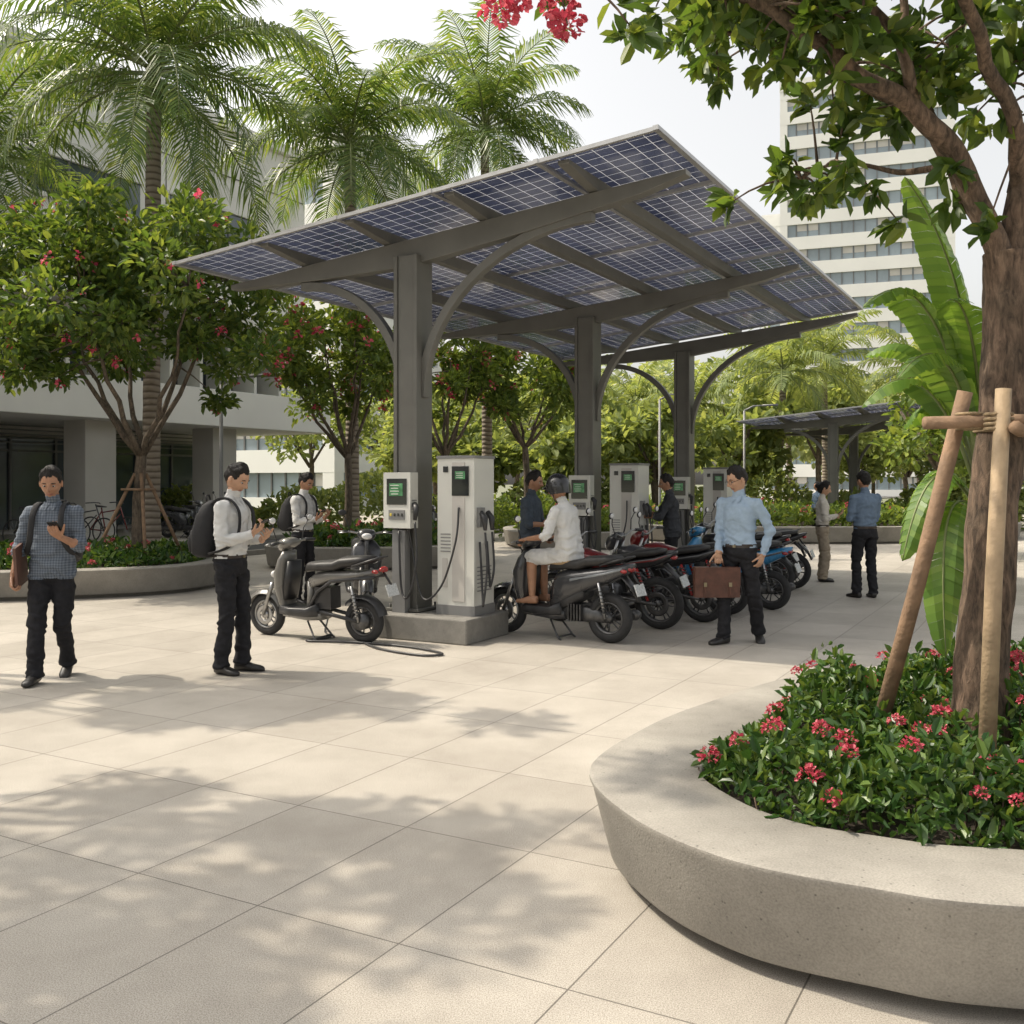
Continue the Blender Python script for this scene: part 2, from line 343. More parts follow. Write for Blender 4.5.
def broad_tree(name, base, fork, cc, rad, ncl, nl, leafL, mats, tr=.09, nfl=0, seed=1, cr=.3, nlimb=7, wid=.45, fsz=.05, lo=.45):
    r = np.random.default_rng(seed); rd = random.Random(seed)
    mb = MB(); base = Vector(base); fork = Vector(fork); cc = Vector(cc); rad = np.array(rad)
    mid = (base+fork)/2+Vector((rd.uniform(-.06, .06), rd.uniform(-.06, .06), 0))
    pts = catmull([base, mid, fork], 6, False)
    mb.tube(pts, [tr*(1.25-.35*i/len(pts))*(1+.05*sin(i*2.1)) for i in range(len(pts))], 12, 0)
    samples = []
    for i in range(nlimb):
        a = 2*pi*i/nlimb+rd.uniform(-.4, .4); e = rd.uniform(.1, .9)
        end = cc+Vector((cos(a)*rad[0]*.65*cos(e), sin(a)*rad[1]*.65*cos(e), sin(e)*rad[2]*.7-rad[2]*.1))
        m = (fork+end)/2+Vector((cos(a)*rad[0]*.12, sin(a)*rad[1]*.12, -rad[2]*.08))
        bp = bez(fork-Vector((0, 0, .1)), m, end, 9)
        bp = [p+Vector((noise.noise(p*3), noise.noise(p*3+Vector((7, 0, 0))), 0))*.09 if 0 < k else p for k, p in enumerate(bp)]
        mb.tube(bp, [tr*.62*(1-.8*k/8) for k in range(9)], 7, 0)
        samples += bp[3:]
    cls = []
    for k in range(ncl):
        zz = 1-1.75*(k+.5)/ncl; a = k*2.39996+rd.uniform(-.6, .6); q = sqrt(max(0, 1-zz*zz))
        rr = rd.uniform(lo, 1.08)
        c = np.array(cc)+np.array([q*cos(a), q*sin(a), zz])*rad*rr
        near = min(samples, key=lambda p: (p-Vector(c)).length)
        mb.tube(bez(near, (near+Vector(c))/2+Vector((0, 0, .08)), c, 4), [tr*.2, tr*.15, tr*.1, tr*.05], 4, 0)
        crr = cr*rd.uniform(.55, 1.3)*float(np.mean(rad)); n = int(nl*rd.uniform(.5, 1.3)*min(1.2, (crr/(cr*float(np.mean(rad))))**1.5+.15))
        d = sph(n, r); C = c+d*np.array([1, 1, .62])*crr*(r.uniform(.1, 1.1, (n, 1))**.7)
        add_leaves(mb, C, d*1.0+r.normal(size=(n, 3))*.55+np.array([0, 0, .05]), leafL, wid, 1, r=r)
        cls.append((c, crr))
    for k in range(nfl):
        c, crr = cls[rd.randrange(len(cls))]
        o = nrm((c-np.array(cc))[None, :])[0]+sph(1, r)[0]*.9
        c = c+o/np.linalg.norm(o)*crr*1.05*np.array([1, 1, .7])
        flower_cluster(mb, c, fsz*rd.uniform(.6, 1.2), 10, 2, fsz*1.0, r)
    return mb.build(name, mats)
def palm_mesh(name, height, tr, nf, FL, seed, lean=(0, 0), nl=34, lw=.045, mats=None):
    r = np.random.default_rng(seed); rd = random.Random(seed); mb = MB()
    top = Vector((lean[0], lean[1], height))
    n = 34; pts = [Vector((lean[0]*(i/n)**1.5, lean[1]*(i/n)**1.5, height*i/n)) for i in range(n+1)]
    rads = [tr*(1.35-.35*min(1, i/4))*(1-.22*i/n)*(1+.035*(i % 2)) for i in range(n+1)]
    mb.tube(pts, rads, 14, 0)
    mb.tube([top-Vector((0, 0, .1)), top+Vector((0, 0, .35)), top+Vector((0, 0, .8)), top+Vector((0, 0, 1.05))], [tr*.8, tr*.95, tr*.6, tr*.25], 12, 1)
    c0 = top+Vector((0, 0, .85))
    for f in range(nf):
        q = f/nf
        az = f*2.39996+rd.uniform(-.2, .2)
        e0 = radians(78-105*q+rd.uniform(-8, 8)); L = FL*rd.uniform(.85, 1.1)
        droop = radians(rd.uniform(60, 95))
        h = Vector((cos(az), sin(az), 0)); p = c0+h*.05-Vector((0, 0, .35*q)); P = [p.copy()]; T = []
        K = 16
        for k in range(K):
            s = (k+.5)/K; e = e0-droop*s**1.5
            t = h*cos(e)+Vector((0, 0, 1))*sin(e); T.append(t); p = p+t*L/K; P.append(p.copy())
        T.append(T[-1])
        mb.tube(P, [.032*(1-.85*k/K) for k in range(K+1)], 5, 1)
        Pn = np.array([list(x) for x in P]); Tn = np.array([list(x) for x in T])
        ss = np.linspace(.1, .995, nl); idx = ss*K; i0 = np.minimum(idx.astype(int), K-1); fr = (idx-i0)[:, None]
        PP = Pn[i0]*(1-fr)+Pn[i0+1]*fr; TT = nrm(Tn[i0]*(1-fr)+Tn[np.minimum(i0+1, K)]*fr)
        side0 = np.array([-sin(az), cos(az), 0])
        for sg in (-1, 1):
            S = side0*sg
            upn = np.cross(TT, side0); upn *= np.sign(upn[:, 2:3]+1e-6)
            ll = (FL*.27*np.sin(pi*(.12+.83*ss))**.7*r.uniform(.85, 1.1, nl))[:, None]
            d1 = nrm(S*1.0+TT*(.55+.5*ss[:, None])+upn*r.uniform(-.15, .35, (nl, 1)))
            d2 = nrm(d1+np.array([0, 0, -1.0])*r.uniform(.55, 1.4, (nl, 1)))
            wv = TT*lw*.5
            m1 = PP+d1*ll*.45; m2 = m1+d2*ll*.6
            V = np.stack([PP-wv*.5, PP+wv*.5, m1+wv, m1-wv, m2+wv*.12, m2-wv*.12], 1).reshape(-1, 3)
            b = np.arange(nl)[:, None]*6
            F = np.concatenate([b+np.array([[0, 1, 2, 3]]), b+np.array([[3, 2, 4, 5]])], 1).reshape(-1, 4)
            mb.addnp(V, F, 2, False)
    return mb.build(name, mats or [mPalmBark, mPalmShaft, mLeafP])

# ---------------------------------------------------------------- world, sun, camera
world = bpy.data.worlds.new('World'); scene.world = world; world.use_nodes = True
wn = world.node_tree; sky = wn.nodes.new('ShaderNodeTexSky'); sky.sky_type = 'NISHITA'; sky.sun_disc = False
Ld = Vector((1, -.24, -1.38)).normalized()
el = math.asin(-Ld.z); sky.sun_elevation = el; sky.sun_rotation = math.atan2(-Ld.x, -Ld.y)
sky.dust_density = 5; sky.air_density = 1.0; sky.ozone_density = .6
hs = wn.nodes.new('ShaderNodeHueSaturation'); hs.inputs['Saturation'].default_value = .26; hs.inputs['Value'].default_value = 1.9
tn = wn.nodes.new('ShaderNodeMix'); tn.data_type = 'RGBA'; tn.blend_type = 'MULTIPLY'; tn.inputs[0].default_value = 1; tn.inputs[7].default_value = (1.03, .995, .935, 1)
wn.links.new(sky.outputs[0], hs.inputs['Color']); wn.links.new(hs.outputs[0], tn.inputs[6])
wn.links.new(tn.outputs[2], wn.nodes['Background'].inputs['Color'])
wn.nodes['Background'].inputs['Strength'].default_value = .15
sl = bpy.data.lights.new('sun', 'SUN'); sl.energy = 4.4; sl.angle = radians(.7); sl.color = (1, .9, .74)
so = bpy.data.objects.new('sun', sl); scene.collection.objects.link(so); so.rotation_euler = Ld.to_track_quat('-Z', 'Y').to_euler(); so.location = (-20, 5, 30)
cd = bpy.data.cameras.new('camera'); cam = bpy.data.objects.new('camera', cd); scene.collection.objects.link(cam)
cam.location = (0, 0, 1.6); cam.rotation_euler = (radians(90), 0, 0); cd.lens = 35; cd.sensor_width = 36; cd.shift_y = -29/1024; cd.clip_end = 2000; cd.clip_start = .05
scene.camera = cam
scene.view_settings.view_transform = 'Standard'; scene.view_settings.look = 'None'; scene.view_settings.exposure = 0

# ---------------------------------------------------------------- ground
mb = MB(); mb.add([(-900, -900, -.012), (900, -900, -.012), (900, 900, -.012), (-900, 900, -.012)], [(0, 1, 2, 3)], 0, False); mb.build('ground', [mGround])
def sheet(name, t0, t1, s0, s1, z, mat):
    mb = MB(); mb.add([W(t0, s0, z), W(t1, s0, z), W(t1, s1, z), W(t0, s1, z)], [(0, 1, 2, 3)], 0, False); return mb.build(name, [mat])
sheet('plaza_pavement', -9.6, 40, -40, 48, 0, mPave)
sheet('road', -13.6, -9.75, -60, 120, -.008, mAsph)
mb = MB()
for k in range(-20, 30): mb.box(W(-11.7, k*3, -.004), (.12, 1.6, .003), 0, Matrix.Rotation(-TH, 3, 'Z'))
mb.build('road_markings', [mPaint])
mb = MB()
for t in (-9.68, -13.68):
    mb.box(W(t, 30, .05), (.15, 180, .12), 0, Matrix.Rotation(-TH, 3, 'Z'))
mb.build('kerb', [mConc], bevel=.01)
sheet('sidewalk', -22, -13.76, -60, 120, .1, mPave)

# ---------------------------------------------------------------- canopy
def canopy(name, mat, cols, s0, s1):
    e = empty(name, mat)
    zt = lambda t: 4.345+.0941*t
    tA, tB = -2.71, 3.03
    st = MB()
    for c in cols:
        st.box((0, c, 2.0), (.2, .26, 4.0)); st.box((-.125, c, 2.0), (.045, .30, 4.0)); st.box((.125, c, 2.0), (.045, .30, 4.0))
        st.box((0, c, .27), (.42, .42, .03))
        for bx in (-.17, .17):
            for by in (-.17, .17): st.tube([(bx, c+by, .25), (bx, c+by, .33)], .014, 6)
        V = []; ts = [-2.55, -1.2, -.2, .2, 1.4, 2.6, 3.05]; dp = [.06, .2, .27, .27, .22, .13, .05]
        for t, d in zip(ts, dp):
            z1 = zt(t)-.165
            for yy in (-.07, .07):
                V += [(t, c+yy, z1), (t, c+yy, z1-d)]
        F = []
        n = len(ts)
        for i in range(n-1):
            a = i*4; b = a+4
            F += [(a, b, b+1, a+1), (a+2, a+3, b+3, b+2), (a, a+2, b+2, b), (a+1, b+1, b+3, a+3)]
        F += [(0, 1, 3, 2), (n*4-4, n*4-2, n*4-1, n*4-3)]
        st.add(V, F, 0, False)
        for tt, zz0 in ((-1.5, 2.55), (2.1, 2.5)):
            sg = math.copysign(1, tt); t0 = .13*sg; ze = zt(tt)-.38
            V = []; F = []; n = 16
            for i in range(n+1):
                a = pi/2*i/n
                t = t0+(tt-t0)*(1-cos(a)); z = zz0+(ze-zz0)*sin(a)
                dt = (tt-t0)*sin(a); dz = (ze-zz0)*cos(a); l = sqrt(dt*dt+dz*dz)
                nx, nz = -dz/l*.045, dt/l*.045
                for yy in (-.05, .05):
                    V += [(t+nx, c+yy, z+nz), (t-nx, c+yy, z-nz)]
            for i in range(n):
                a = i*4; b = a+4
                F += [(a, b, b+1, a+1), (a+2, a+3, b+3, b+2), (a, a+2, b+2, b), (a+1, b+1, b+3, a+3)]
            F += [(0, 1, 3, 2), (n*4, n*4+2, n*4+3, n*4+1)]
            st.add(V, F, 0, False)
    for t in (-1.44, -.30, .90, 2.12):
        z = zt(t)-.035
        ys = [s0+.06, s0+.75, s1-.7, s1-.06]; dd = [.04, .125, .125, .05]
        V = []
        for y, d in zip(ys, dd):
            V += [(t-.055, y, z), (t-.055, y, z-d), (t+.055, y, z), (t+.055, y, z-d)]
        F = []
        for i in range(3):
            a = i*4; b = a+4
            F += [(a, a+1, b+1, b), (a+2, b+2, b+3, a+3), (a, b, b+2, a+2), (a+1, a+3, b+3, b+1)]
        F += [(0, 2, 3, 1), (12, 13, 15, 14)]
        st.add(V, F, 0, False)
    st.build('frame', [mCol], e, bevel=.006)
    al = MB(); nt_, ns_ = 5, max(1, round((s1-s0)/1.667)); rot = Matrix.Rotation(-math.atan(.0941), 3, 'Y')
    for i in range(nt_+1):
        t = tA+(tB-tA)*i/nt_; al.box((t, (s0+s1)/2, zt(t)-.012), (.045 if 0 < i < nt_ else .05, s1-s0+.05, .04), 0, rot)
    for j in range(ns_+1):
        s = s0+(s1-s0)*j/ns_; al.box(((tA+tB)/2, s, zt(.16)-.016), (tB-tA-.01, .04, .036), 0, rot)
    al.build('panel_frames', [mAlu], e)
    pn = MB()
    pn.add([(tA, s0, zt(tA)+.004), (tB, s0, zt(tB)+.004), (tB, s1, zt(tB)+.004), (tA, s1, zt(tA)+.004)], [(0, 1, 2, 3)], 0, False)
    pn.build('solar_panels', [mPanel], e)
    return e
canopy('solar_canopy', GRID, (0, 4.49, 8.75), -.77, 9.23)
canopy('solar_canopy', Matrix.Translation((10.0, 31, -.55)) @ Matrix.Rotation(-TH*.9, 4, 'Z'), (0, 5), -1.2, 6.3)

def charger(s, cab=True):
    e = empty('ev_charging_station', GRID @ Matrix.Translation((0, s, 0)))
    b = MB(); b.box((.38, 0, .125), (1.1, .86, .25)); b.build('plinth', [mConcD], e, bevel=.015)
    w = MB()
    x, y = .0, -.225
    w.box((x, y, 1.42), (.34, .14, .58), 0); w.box((x, y-.073, 1.51), (.25, .008, .27), 1); w.box((x-.005, y-.079, 1.53), (.17, .004, .13), 2)
    for i in range(4): w.box((x-.02, y-.082, 1.575-.03*i), (.11-.02*(i % 2), .003, .008), 0)
    w.box((x, y-.073, 1.27), (.20, .008, .1), 3)
    for i in range(4): w.box((x-.07+.047*i, y-.08, 1.27), (.022, .006, .03), 4 if i == 0 else 1)
    for i in range(5): w.box((x+.173, y, 1.3+.03*i), (.005, .09, .01), 3)
    w.box((x, y+.01, .68), (.16, .1, .86), 3)
    w.box((x, y, 1.145), (.3, .12, .03), 3)
    w.build('wall_unit', [mChW, mScreen, mGreen, mChG, mSignY], e, bevel=.012)
    c = MB()
    c.tube([(x+.19, y-.02, 1.38), (x+.24, y-.06, 1.34), (x+.24, y-.09, 1.22)], [.03, .034, .02], 10)
    c.tube(catmull([(x+.24, y-.09, 1.2), (x+.28, y-.12, .8), (x+.2, y-.14, .45), (x+.08, y-.1, .5), (x+.02, y-.06, 1.1)], 7, False), .012, 8)
    if cab:
        d = MB(); cx, cy = .63, .05
        d.box((cx, cy, .30), (.46, .42, .1), 3); d.box((cx, cy, 1.10), (.44, .40, 1.5), 0); d.box((cx, cy, 1.865), (.46, .42, .03), 3)
        d.box((cx+.035, cy-.203, 1.1), (.15, .008, 1.42), 5)
        d.box((cx+.06, cy-.209, 1.62), (.2, .008, .3), 1); d.box((cx+.06, cy-.214, 1.68), (.12, .004, .08), 2)
        for i in range(3): d.box((cx+.055, cy-.217, 1.7-.022*i), (.08, .003, .006), 0)
        d.box((cx-.12, cy-.204, 1.74), (.06, .006, .06), 1)
        d.box((cx-.13, cy-.204, .68), (.06, .006, .3), 5)
        for i in range(7): d.box((cx+.223, cy, .5+.04*i), (.006, .28, .012), 3)
        for i in range(6): d.box((cx-.12, cy-.203, .9+.035*i), (.12, .006, .01), 3)
        d.box((cx+.235, cy-.1, 1.25), (.05, .1, .2), 3)
        d.build('charger_cabinet', [mChW, mScreen, mGreen, mChG, mSignY, mBuild2], e, bevel=.012)
        for dy, zb in ((-.12, .38), (.02, .55)):
            c.tube([(cx+.25, cy+dy, 1.3), (cx+.31, cy+dy-.02, 1.24), (cx+.32, cy+dy-.03, 1.12)], [.028, .034, .018], 10)
            c.tube(catmull([(cx+.32, cy+dy-.03, 1.1), (cx+.36, cy+dy-.06, .75), (cx+.34, cy+dy-.1, zb), (cx+.3, cy+dy-.05, zb+.1), (cx+.24, cy+dy, 1.0)], 7, False), .012, 8)
        c.tube(catmull([(cx+.05, cy-.22, 1.35), (cx+.06, cy-.3, 1.0), (cx-.1, cy-.32, .55), (cx-.34, cy-.3, .42), (cx-.5, cy-.25, .9), (x+.12, y-.05, 1.2)], 8, False), .011, 8)
    c.build('charging_cable', [mBlackP], e)
    return e
charger(0); charger(4.49); charger(8.75)
mb = MB()
mb.tube(catmull([W(-.1, -.45, .3), W(-.15, -.52, .02), W(-.1, -.75, .015), W(.35, -1.05, .015), W(.9, -1.15, .015), W(1.0, -.98, .015), W(.5, -.82, .015), W(-.1, -.85, .015), W(-.6, -1.0, .015), W(-.55, -.7, .015), W(-.9, -.35, .015), W(-1.0, -.1, .3)], 10, False), .012, 8)
mb.build('ground_charging_cable', [mBlackP])

# ---------------------------------------------------------------- vehicles
def paint(name, col): return M(name, col, .28, .0, 3, .08, coat=.6)
pGrey = paint('paint_silver_grey', (.15, .145, .135)); pDark = paint('paint_charcoal', (.035, .036, .04)); pRed = paint('paint_dark_red', (.16, .01, .01)); pBlue = paint('paint_blue', (.02, .17, .36)); pBlk = paint('paint_black', (.012, .012, .014)); pSil = paint('paint_silver', (.26, .28, .3))
def wheel(mb, x, Rw, r, tyre, rim, spokes=5, disc=True):
    mb.torus((x, 0, Rw), Rw-r, r, 'y', tyre, 36, 10, .95)
    mb.torus((x, 0, Rw), Rw-r*1.75, r*.32, 'y', rim, 32, 6, 2.6)
    mb.tube([(x, -.055, Rw), (x, .055, Rw)], .04, 12, rim)
    for i in range(spokes):
        a = 2*pi*i/spokes
        p = Vector((x, 0, Rw)); d = Vector((cos(a), 0, sin(a)))
        for sg in ((-1, 1) if spokes < 8 else (0,)):
            q = Vector((-sin(a), 0, cos(a)))*.03*sg
            mb.tube([p+d*.03+q*.4, p+d*(Rw-r*1.7)+q], .008 if spokes < 8 else .003, 5, rim)
    if disc: mb.torus((x, .05, Rw), Rw*.36, Rw*.11, 'y', rim, 24, 6, .06)
def place(name, rear, front, lean=.0):
    z = rear[2] if len(rear) > 2 else 0
    rear = Vector((rear[0], rear[1], z)); front = Vector((front[0], front[1], z)); mid = (rear+front)/2; a = math.atan2(front.y-rear.y, front.x-rear.x)
    return empty(name, Matrix.Translation(mid) @ Matrix.Rotation(a, 4, 'Z') @ Matrix.Rotation(lean, 4, 'X'))
def dist2(a, b): return math.hypot(a[0]-b[0], a[1]-b[1])
def mirrors(m, bx, bz, mi, mg):
    for sg in (-1, 1):
        m.tube([(bx, sg*.2, bz), (bx+.01, sg*.24, bz+.12), (bx-.02, sg*.28, bz+.2)], .006, 6, mi)
        m.ell((bx-.02, sg*.3, bz+.23), (.018, .055, .038), mi, 14, 8); m.ell((bx-.032, sg*.3, bz+.23), (.010, .048, .031), mg, 14, 8)
def scooter(name, rear, front, body, lean=-.03, big=True, Rw=.25, second=None, slim=False):
    e = place(name, rear, front, lean)
    L = dist2(rear, front); h = L/2
    mats = [mRubber, mMetal, body, mBlackP, mSeat, mLamp, mRedL, mMetalD, mPlate, second or body]
    w = MB(); wheel(w, -h, Rw, .05 if slim else .055, 0, 7, 5, False); wheel(w, h, Rw, .048 if slim else .052, 0, 1 if big else 7, 5, True); w.build('wheels', mats, e)
    f = MB()
    for sg in (-1, 1):
        f.tube([(h, sg*.075, Rw), (h-.1, sg*.07, Rw+.26), (h-.13, sg*.06, Rw+.34)], [.018, .022, .022], 8, 1)
        f.tube([(-h, sg*.1, Rw), (-h+.06, sg*.13, Rw+.36)], .016, 8, 1)
        for k in range(7): f.torus((-h+.01+.006*k, sg*.105+sg*.002*k, Rw+.06+.036*k), .026, .006, 'z', 7, 12, 5)
    f.tube([(h-.12, 0, Rw+.32), (h-.25, 0, .9), (h-.28, 0, 1.0)], [.03, .03, .025], 8, 7)
    if slim:
        for sg in (-1, 1):
            f.tube([(-h, sg*.085, Rw), (-.15, sg*.09, .3), (0, sg*.1, .28)], .02, 8, 3)
            f.tube([(0, sg*.11, .3), (-.12, sg*.11, .5), (-.3, sg*.11, .62), (-h-.2, sg*.1, .68)], .018, 8, 3)
        f.box((-.17, 0, .44), (.2, .17, .22), 3); f.tube([(-h, -.09, Rw), (-h, .09, Rw)], .085, 18, 7)
    else:
        f.loftx([(-h-.02, Rw, .035, .05, 3), (-h+.2, Rw+.02, .06, .08, 3), (-h+.42, Rw+.04, .1, .1, 3), (-h+.55, Rw+.06, .08, .06, 3)], 12, 7)
        for k in range(5): f.box((-h+.28+.035*k, .0, Rw+.04), (.012, .24, .17), 7)
        f.loftx([(-h+.3, Rw-.02, .02, .02, 2), (-h+.18, Rw-.01, .045, .05, 2), (-h-.22, Rw+.03, .05, .055, 2), (-h-.26, Rw+.035, .03, .03, 2)], 14, 7, yc=-.15)
    f.tube([(.02, -.09, .2), (-.1, -.14, .03), (-.14, -.14, .0)], .011, 6, 7); f.tube([(.02, .09, .2), (-.1, .14, .03), (-.14, .14, .0)], .011, 6, 7)
    f.tube([(-.1, -.14, .03), (-.1, .14, .03)], .01, 6, 7)
    f.build('chassis', mats, e)
    b = MB()
    V = []; F = []; n = 14
    for i in range(n+1):
        a = radians(20+135*i/n); rr = Rw+.03
        for y, dr in ((-.075, -.035), (-.05, .0), (0, .012), (.05, 0), (.075, -.035)): V.append((h+(rr+dr)*cos(a), y, Rw+(rr+dr)*sin(a)))
    for i in range(n):
        for j in range(4): F.append((i*5+j, i*5+j+1, (i+1)*5+j+1, (i+1)*5+j))
    b.add(V, F, 2)
    q = .78 if slim else 1
    b.rings([((h-.30, 0, .27), (.03, 0, 0), (0, .13*q, 0), 3), ((h-.27, 0, .36), (.06*q, 0, 0), (0, .15*q, 0), 3), ((h-.24, 0, .52), (.085*q, 0, 0), (0, .18*q, 0), 2.5), ((h-.25, 0, .68), (.09*q, 0, 0), (0, .2*q, 0), 2.4),
             ((h-.28, 0, .82), (.07*q, 0, 0), (0, .17*q, 0), 2.3), ((h-.31, 0, .9), (.04, 0, 0), (0, .1, 0), 2.2)], 22, 2)
    b.rings([((h-.30, 0, .4), (.05, 0, 0), (0, .13*q, 0), 3), ((h-.34, 0, .6), (.05, 0, 0), (0, .15*q, 0), 3), ((h-.37, 0, .8), (.04, 0, 0), (0, .13*q, 0), 3)], 16, 3)
    for sg in (-1, 1): b.ell((h-.165, sg*.09*q, .66), (.03, .05, .035), 5, 12, 8)
    b.loftx([(h-.27, .30, .14, .05, 5), (h-.4, .29, .16, .045, 6), (.0, .29, .16, .05, 6), (-.12, .32, .15, .07, 5)], 20, 3)
    b.loftx([(h-.3, .255, .12, .03, 4), (0, .24, .135, .04, 4), (-.15, .26, .1, .05, 4)], 16, 2)
    if slim:
        b.loftx([(.03, .56, .07, .07, 3), (-.08, .62, .11, .075, 3), (-.25, .66, .125, .06, 3), (-h, .69, .11, .045, 2.6), (-h-.2, .72, .07, .03, 2.4)], 20, 2)
        b.rings([((.02, 0, .3), (.03, 0, 0), (0, .1, 0), 3), ((-.0, 0, .45), (.04, 0, 0), (0, .09, 0), 3), ((.0, 0, .6), (.05, 0, 0), (0, .08, 0), 3)], 14, 2)
        V = []; F = []
        for i in range(n+1):
            a = radians(40+125*i/n); rr = Rw+.035
            for y, dr in ((-.07, -.03), (-.045, .0), (.045, 0), (.07, -.03)): V.append((-h+(rr+dr)*cos(a), y, Rw+(rr+dr)*sin(a)))
        for i in range(n):
            for j in range(3): F.append((i*4+j, i*4+j+1, (i+1)*4+j+1, (i+1)*4+j))
        b.add(V, F, 3)
    else:
        b.loftx([(.02, .42, .10, .12, 4), (-.06, .50, .14, .19, 3.4), (-.2, .56, .155, .17, 3), (-.4, .62, .15, .12, 2.8), (-h, .68, .13, .09, 2.6), (-h-.18, .74, .09, .06, 2.4), (-h-.27, .78, .05, .03, 2.2)], 22, 2)
        b.loftx([(.0, .36, .12, .09, 3), (-.2, .42, .13, .09, 3), (-.38, .5, .12, .07, 3)], 18, 3)
        b.loftx([(-.25, .62, .158, .03, 3), (-h, .70, .138, .02, 3), (-h-.18, .75, .1, .018, 3)], 18, 9)
        b.tube([(-h-.15, 0, .68), (-h-.27, 0, .56), (-h-.33, 0, .44)], [.07, .06, .05], 8, 3, flat=.3)
    b.ell((-h-.245, 0, .75), (.03, .07, .03), 6, 12, 8)
    for sg in (-1, 1): b.ell((-h-.2, sg*.085, .73), (.04, .02, .02), 6, 10, 6)
    b.box((-h-.34, 0, .55), (.012, .18, .12), 8, Matrix.Rotation(radians(20), 3, 'Y'))
    b.tube([(-h-.24, 0, .72), (-h-.33, 0, .6)], .012, 6, 3)
    b.loftx([(.05, .72, .07, .03, 3), (-.0, .75, .12, .05, 3), (-.15, .765, .145, .05, 3), (-.33, .775, .15, .055, 3), (-.42, .81, .145, .055, 3), (-h, .83, .12, .05, 3), (-h-.12, .84, .08, .035, 3)], 22, 4)
    b.tube([(-h+.05, .13, .78), (-h-.15, .12, .84), (-h-.24, .07, .87), (-h-.24, -.07, .87), (-h-.15, -.12, .84), (-h+.05, -.13, .78)], .011, 7, 3)
    b.build('bodywork', mats, e)
    hb = MB(); bx = h-.32
    hb.tube([(bx-.05, -.34, .99), (bx-.02, -.2, 1.0), (bx, -.08, .98), (bx, .08, .98), (bx-.02, .2, 1.0), (bx-.05, .34, .99)], .013, 8, 1)
    for sg in (-1, 1):
        hb.tube([(bx-.025, sg*.22, 1.0), (bx-.05, sg*.345, .99)], .018, 10, 3); hb.tube([(bx+.03, sg*.2, 1.0), (bx+.04, sg*.33, .985)], .006, 6, 1)
    hb.rings([((bx+.11, 0, .94), (0, .05, 0), (0, 0, .04), 2.5), ((bx+.08, 0, .96), (0, .1, 0), (0, 0, .065), 2.5), ((bx, 0, .98), (0, .12, 0), (0, 0, .06), 2.5), ((bx-.07, 0, .99), (0, .09, 0), (0, 0, .035), 2.5)], 18, 2)
    hb.ell((bx+.1, 0, .95), (.03, .065, .04), 5, 14, 8)
    mirrors(hb, bx, 1.0, 3, 5)
    hb.build('handlebar', mats, e)
    return e
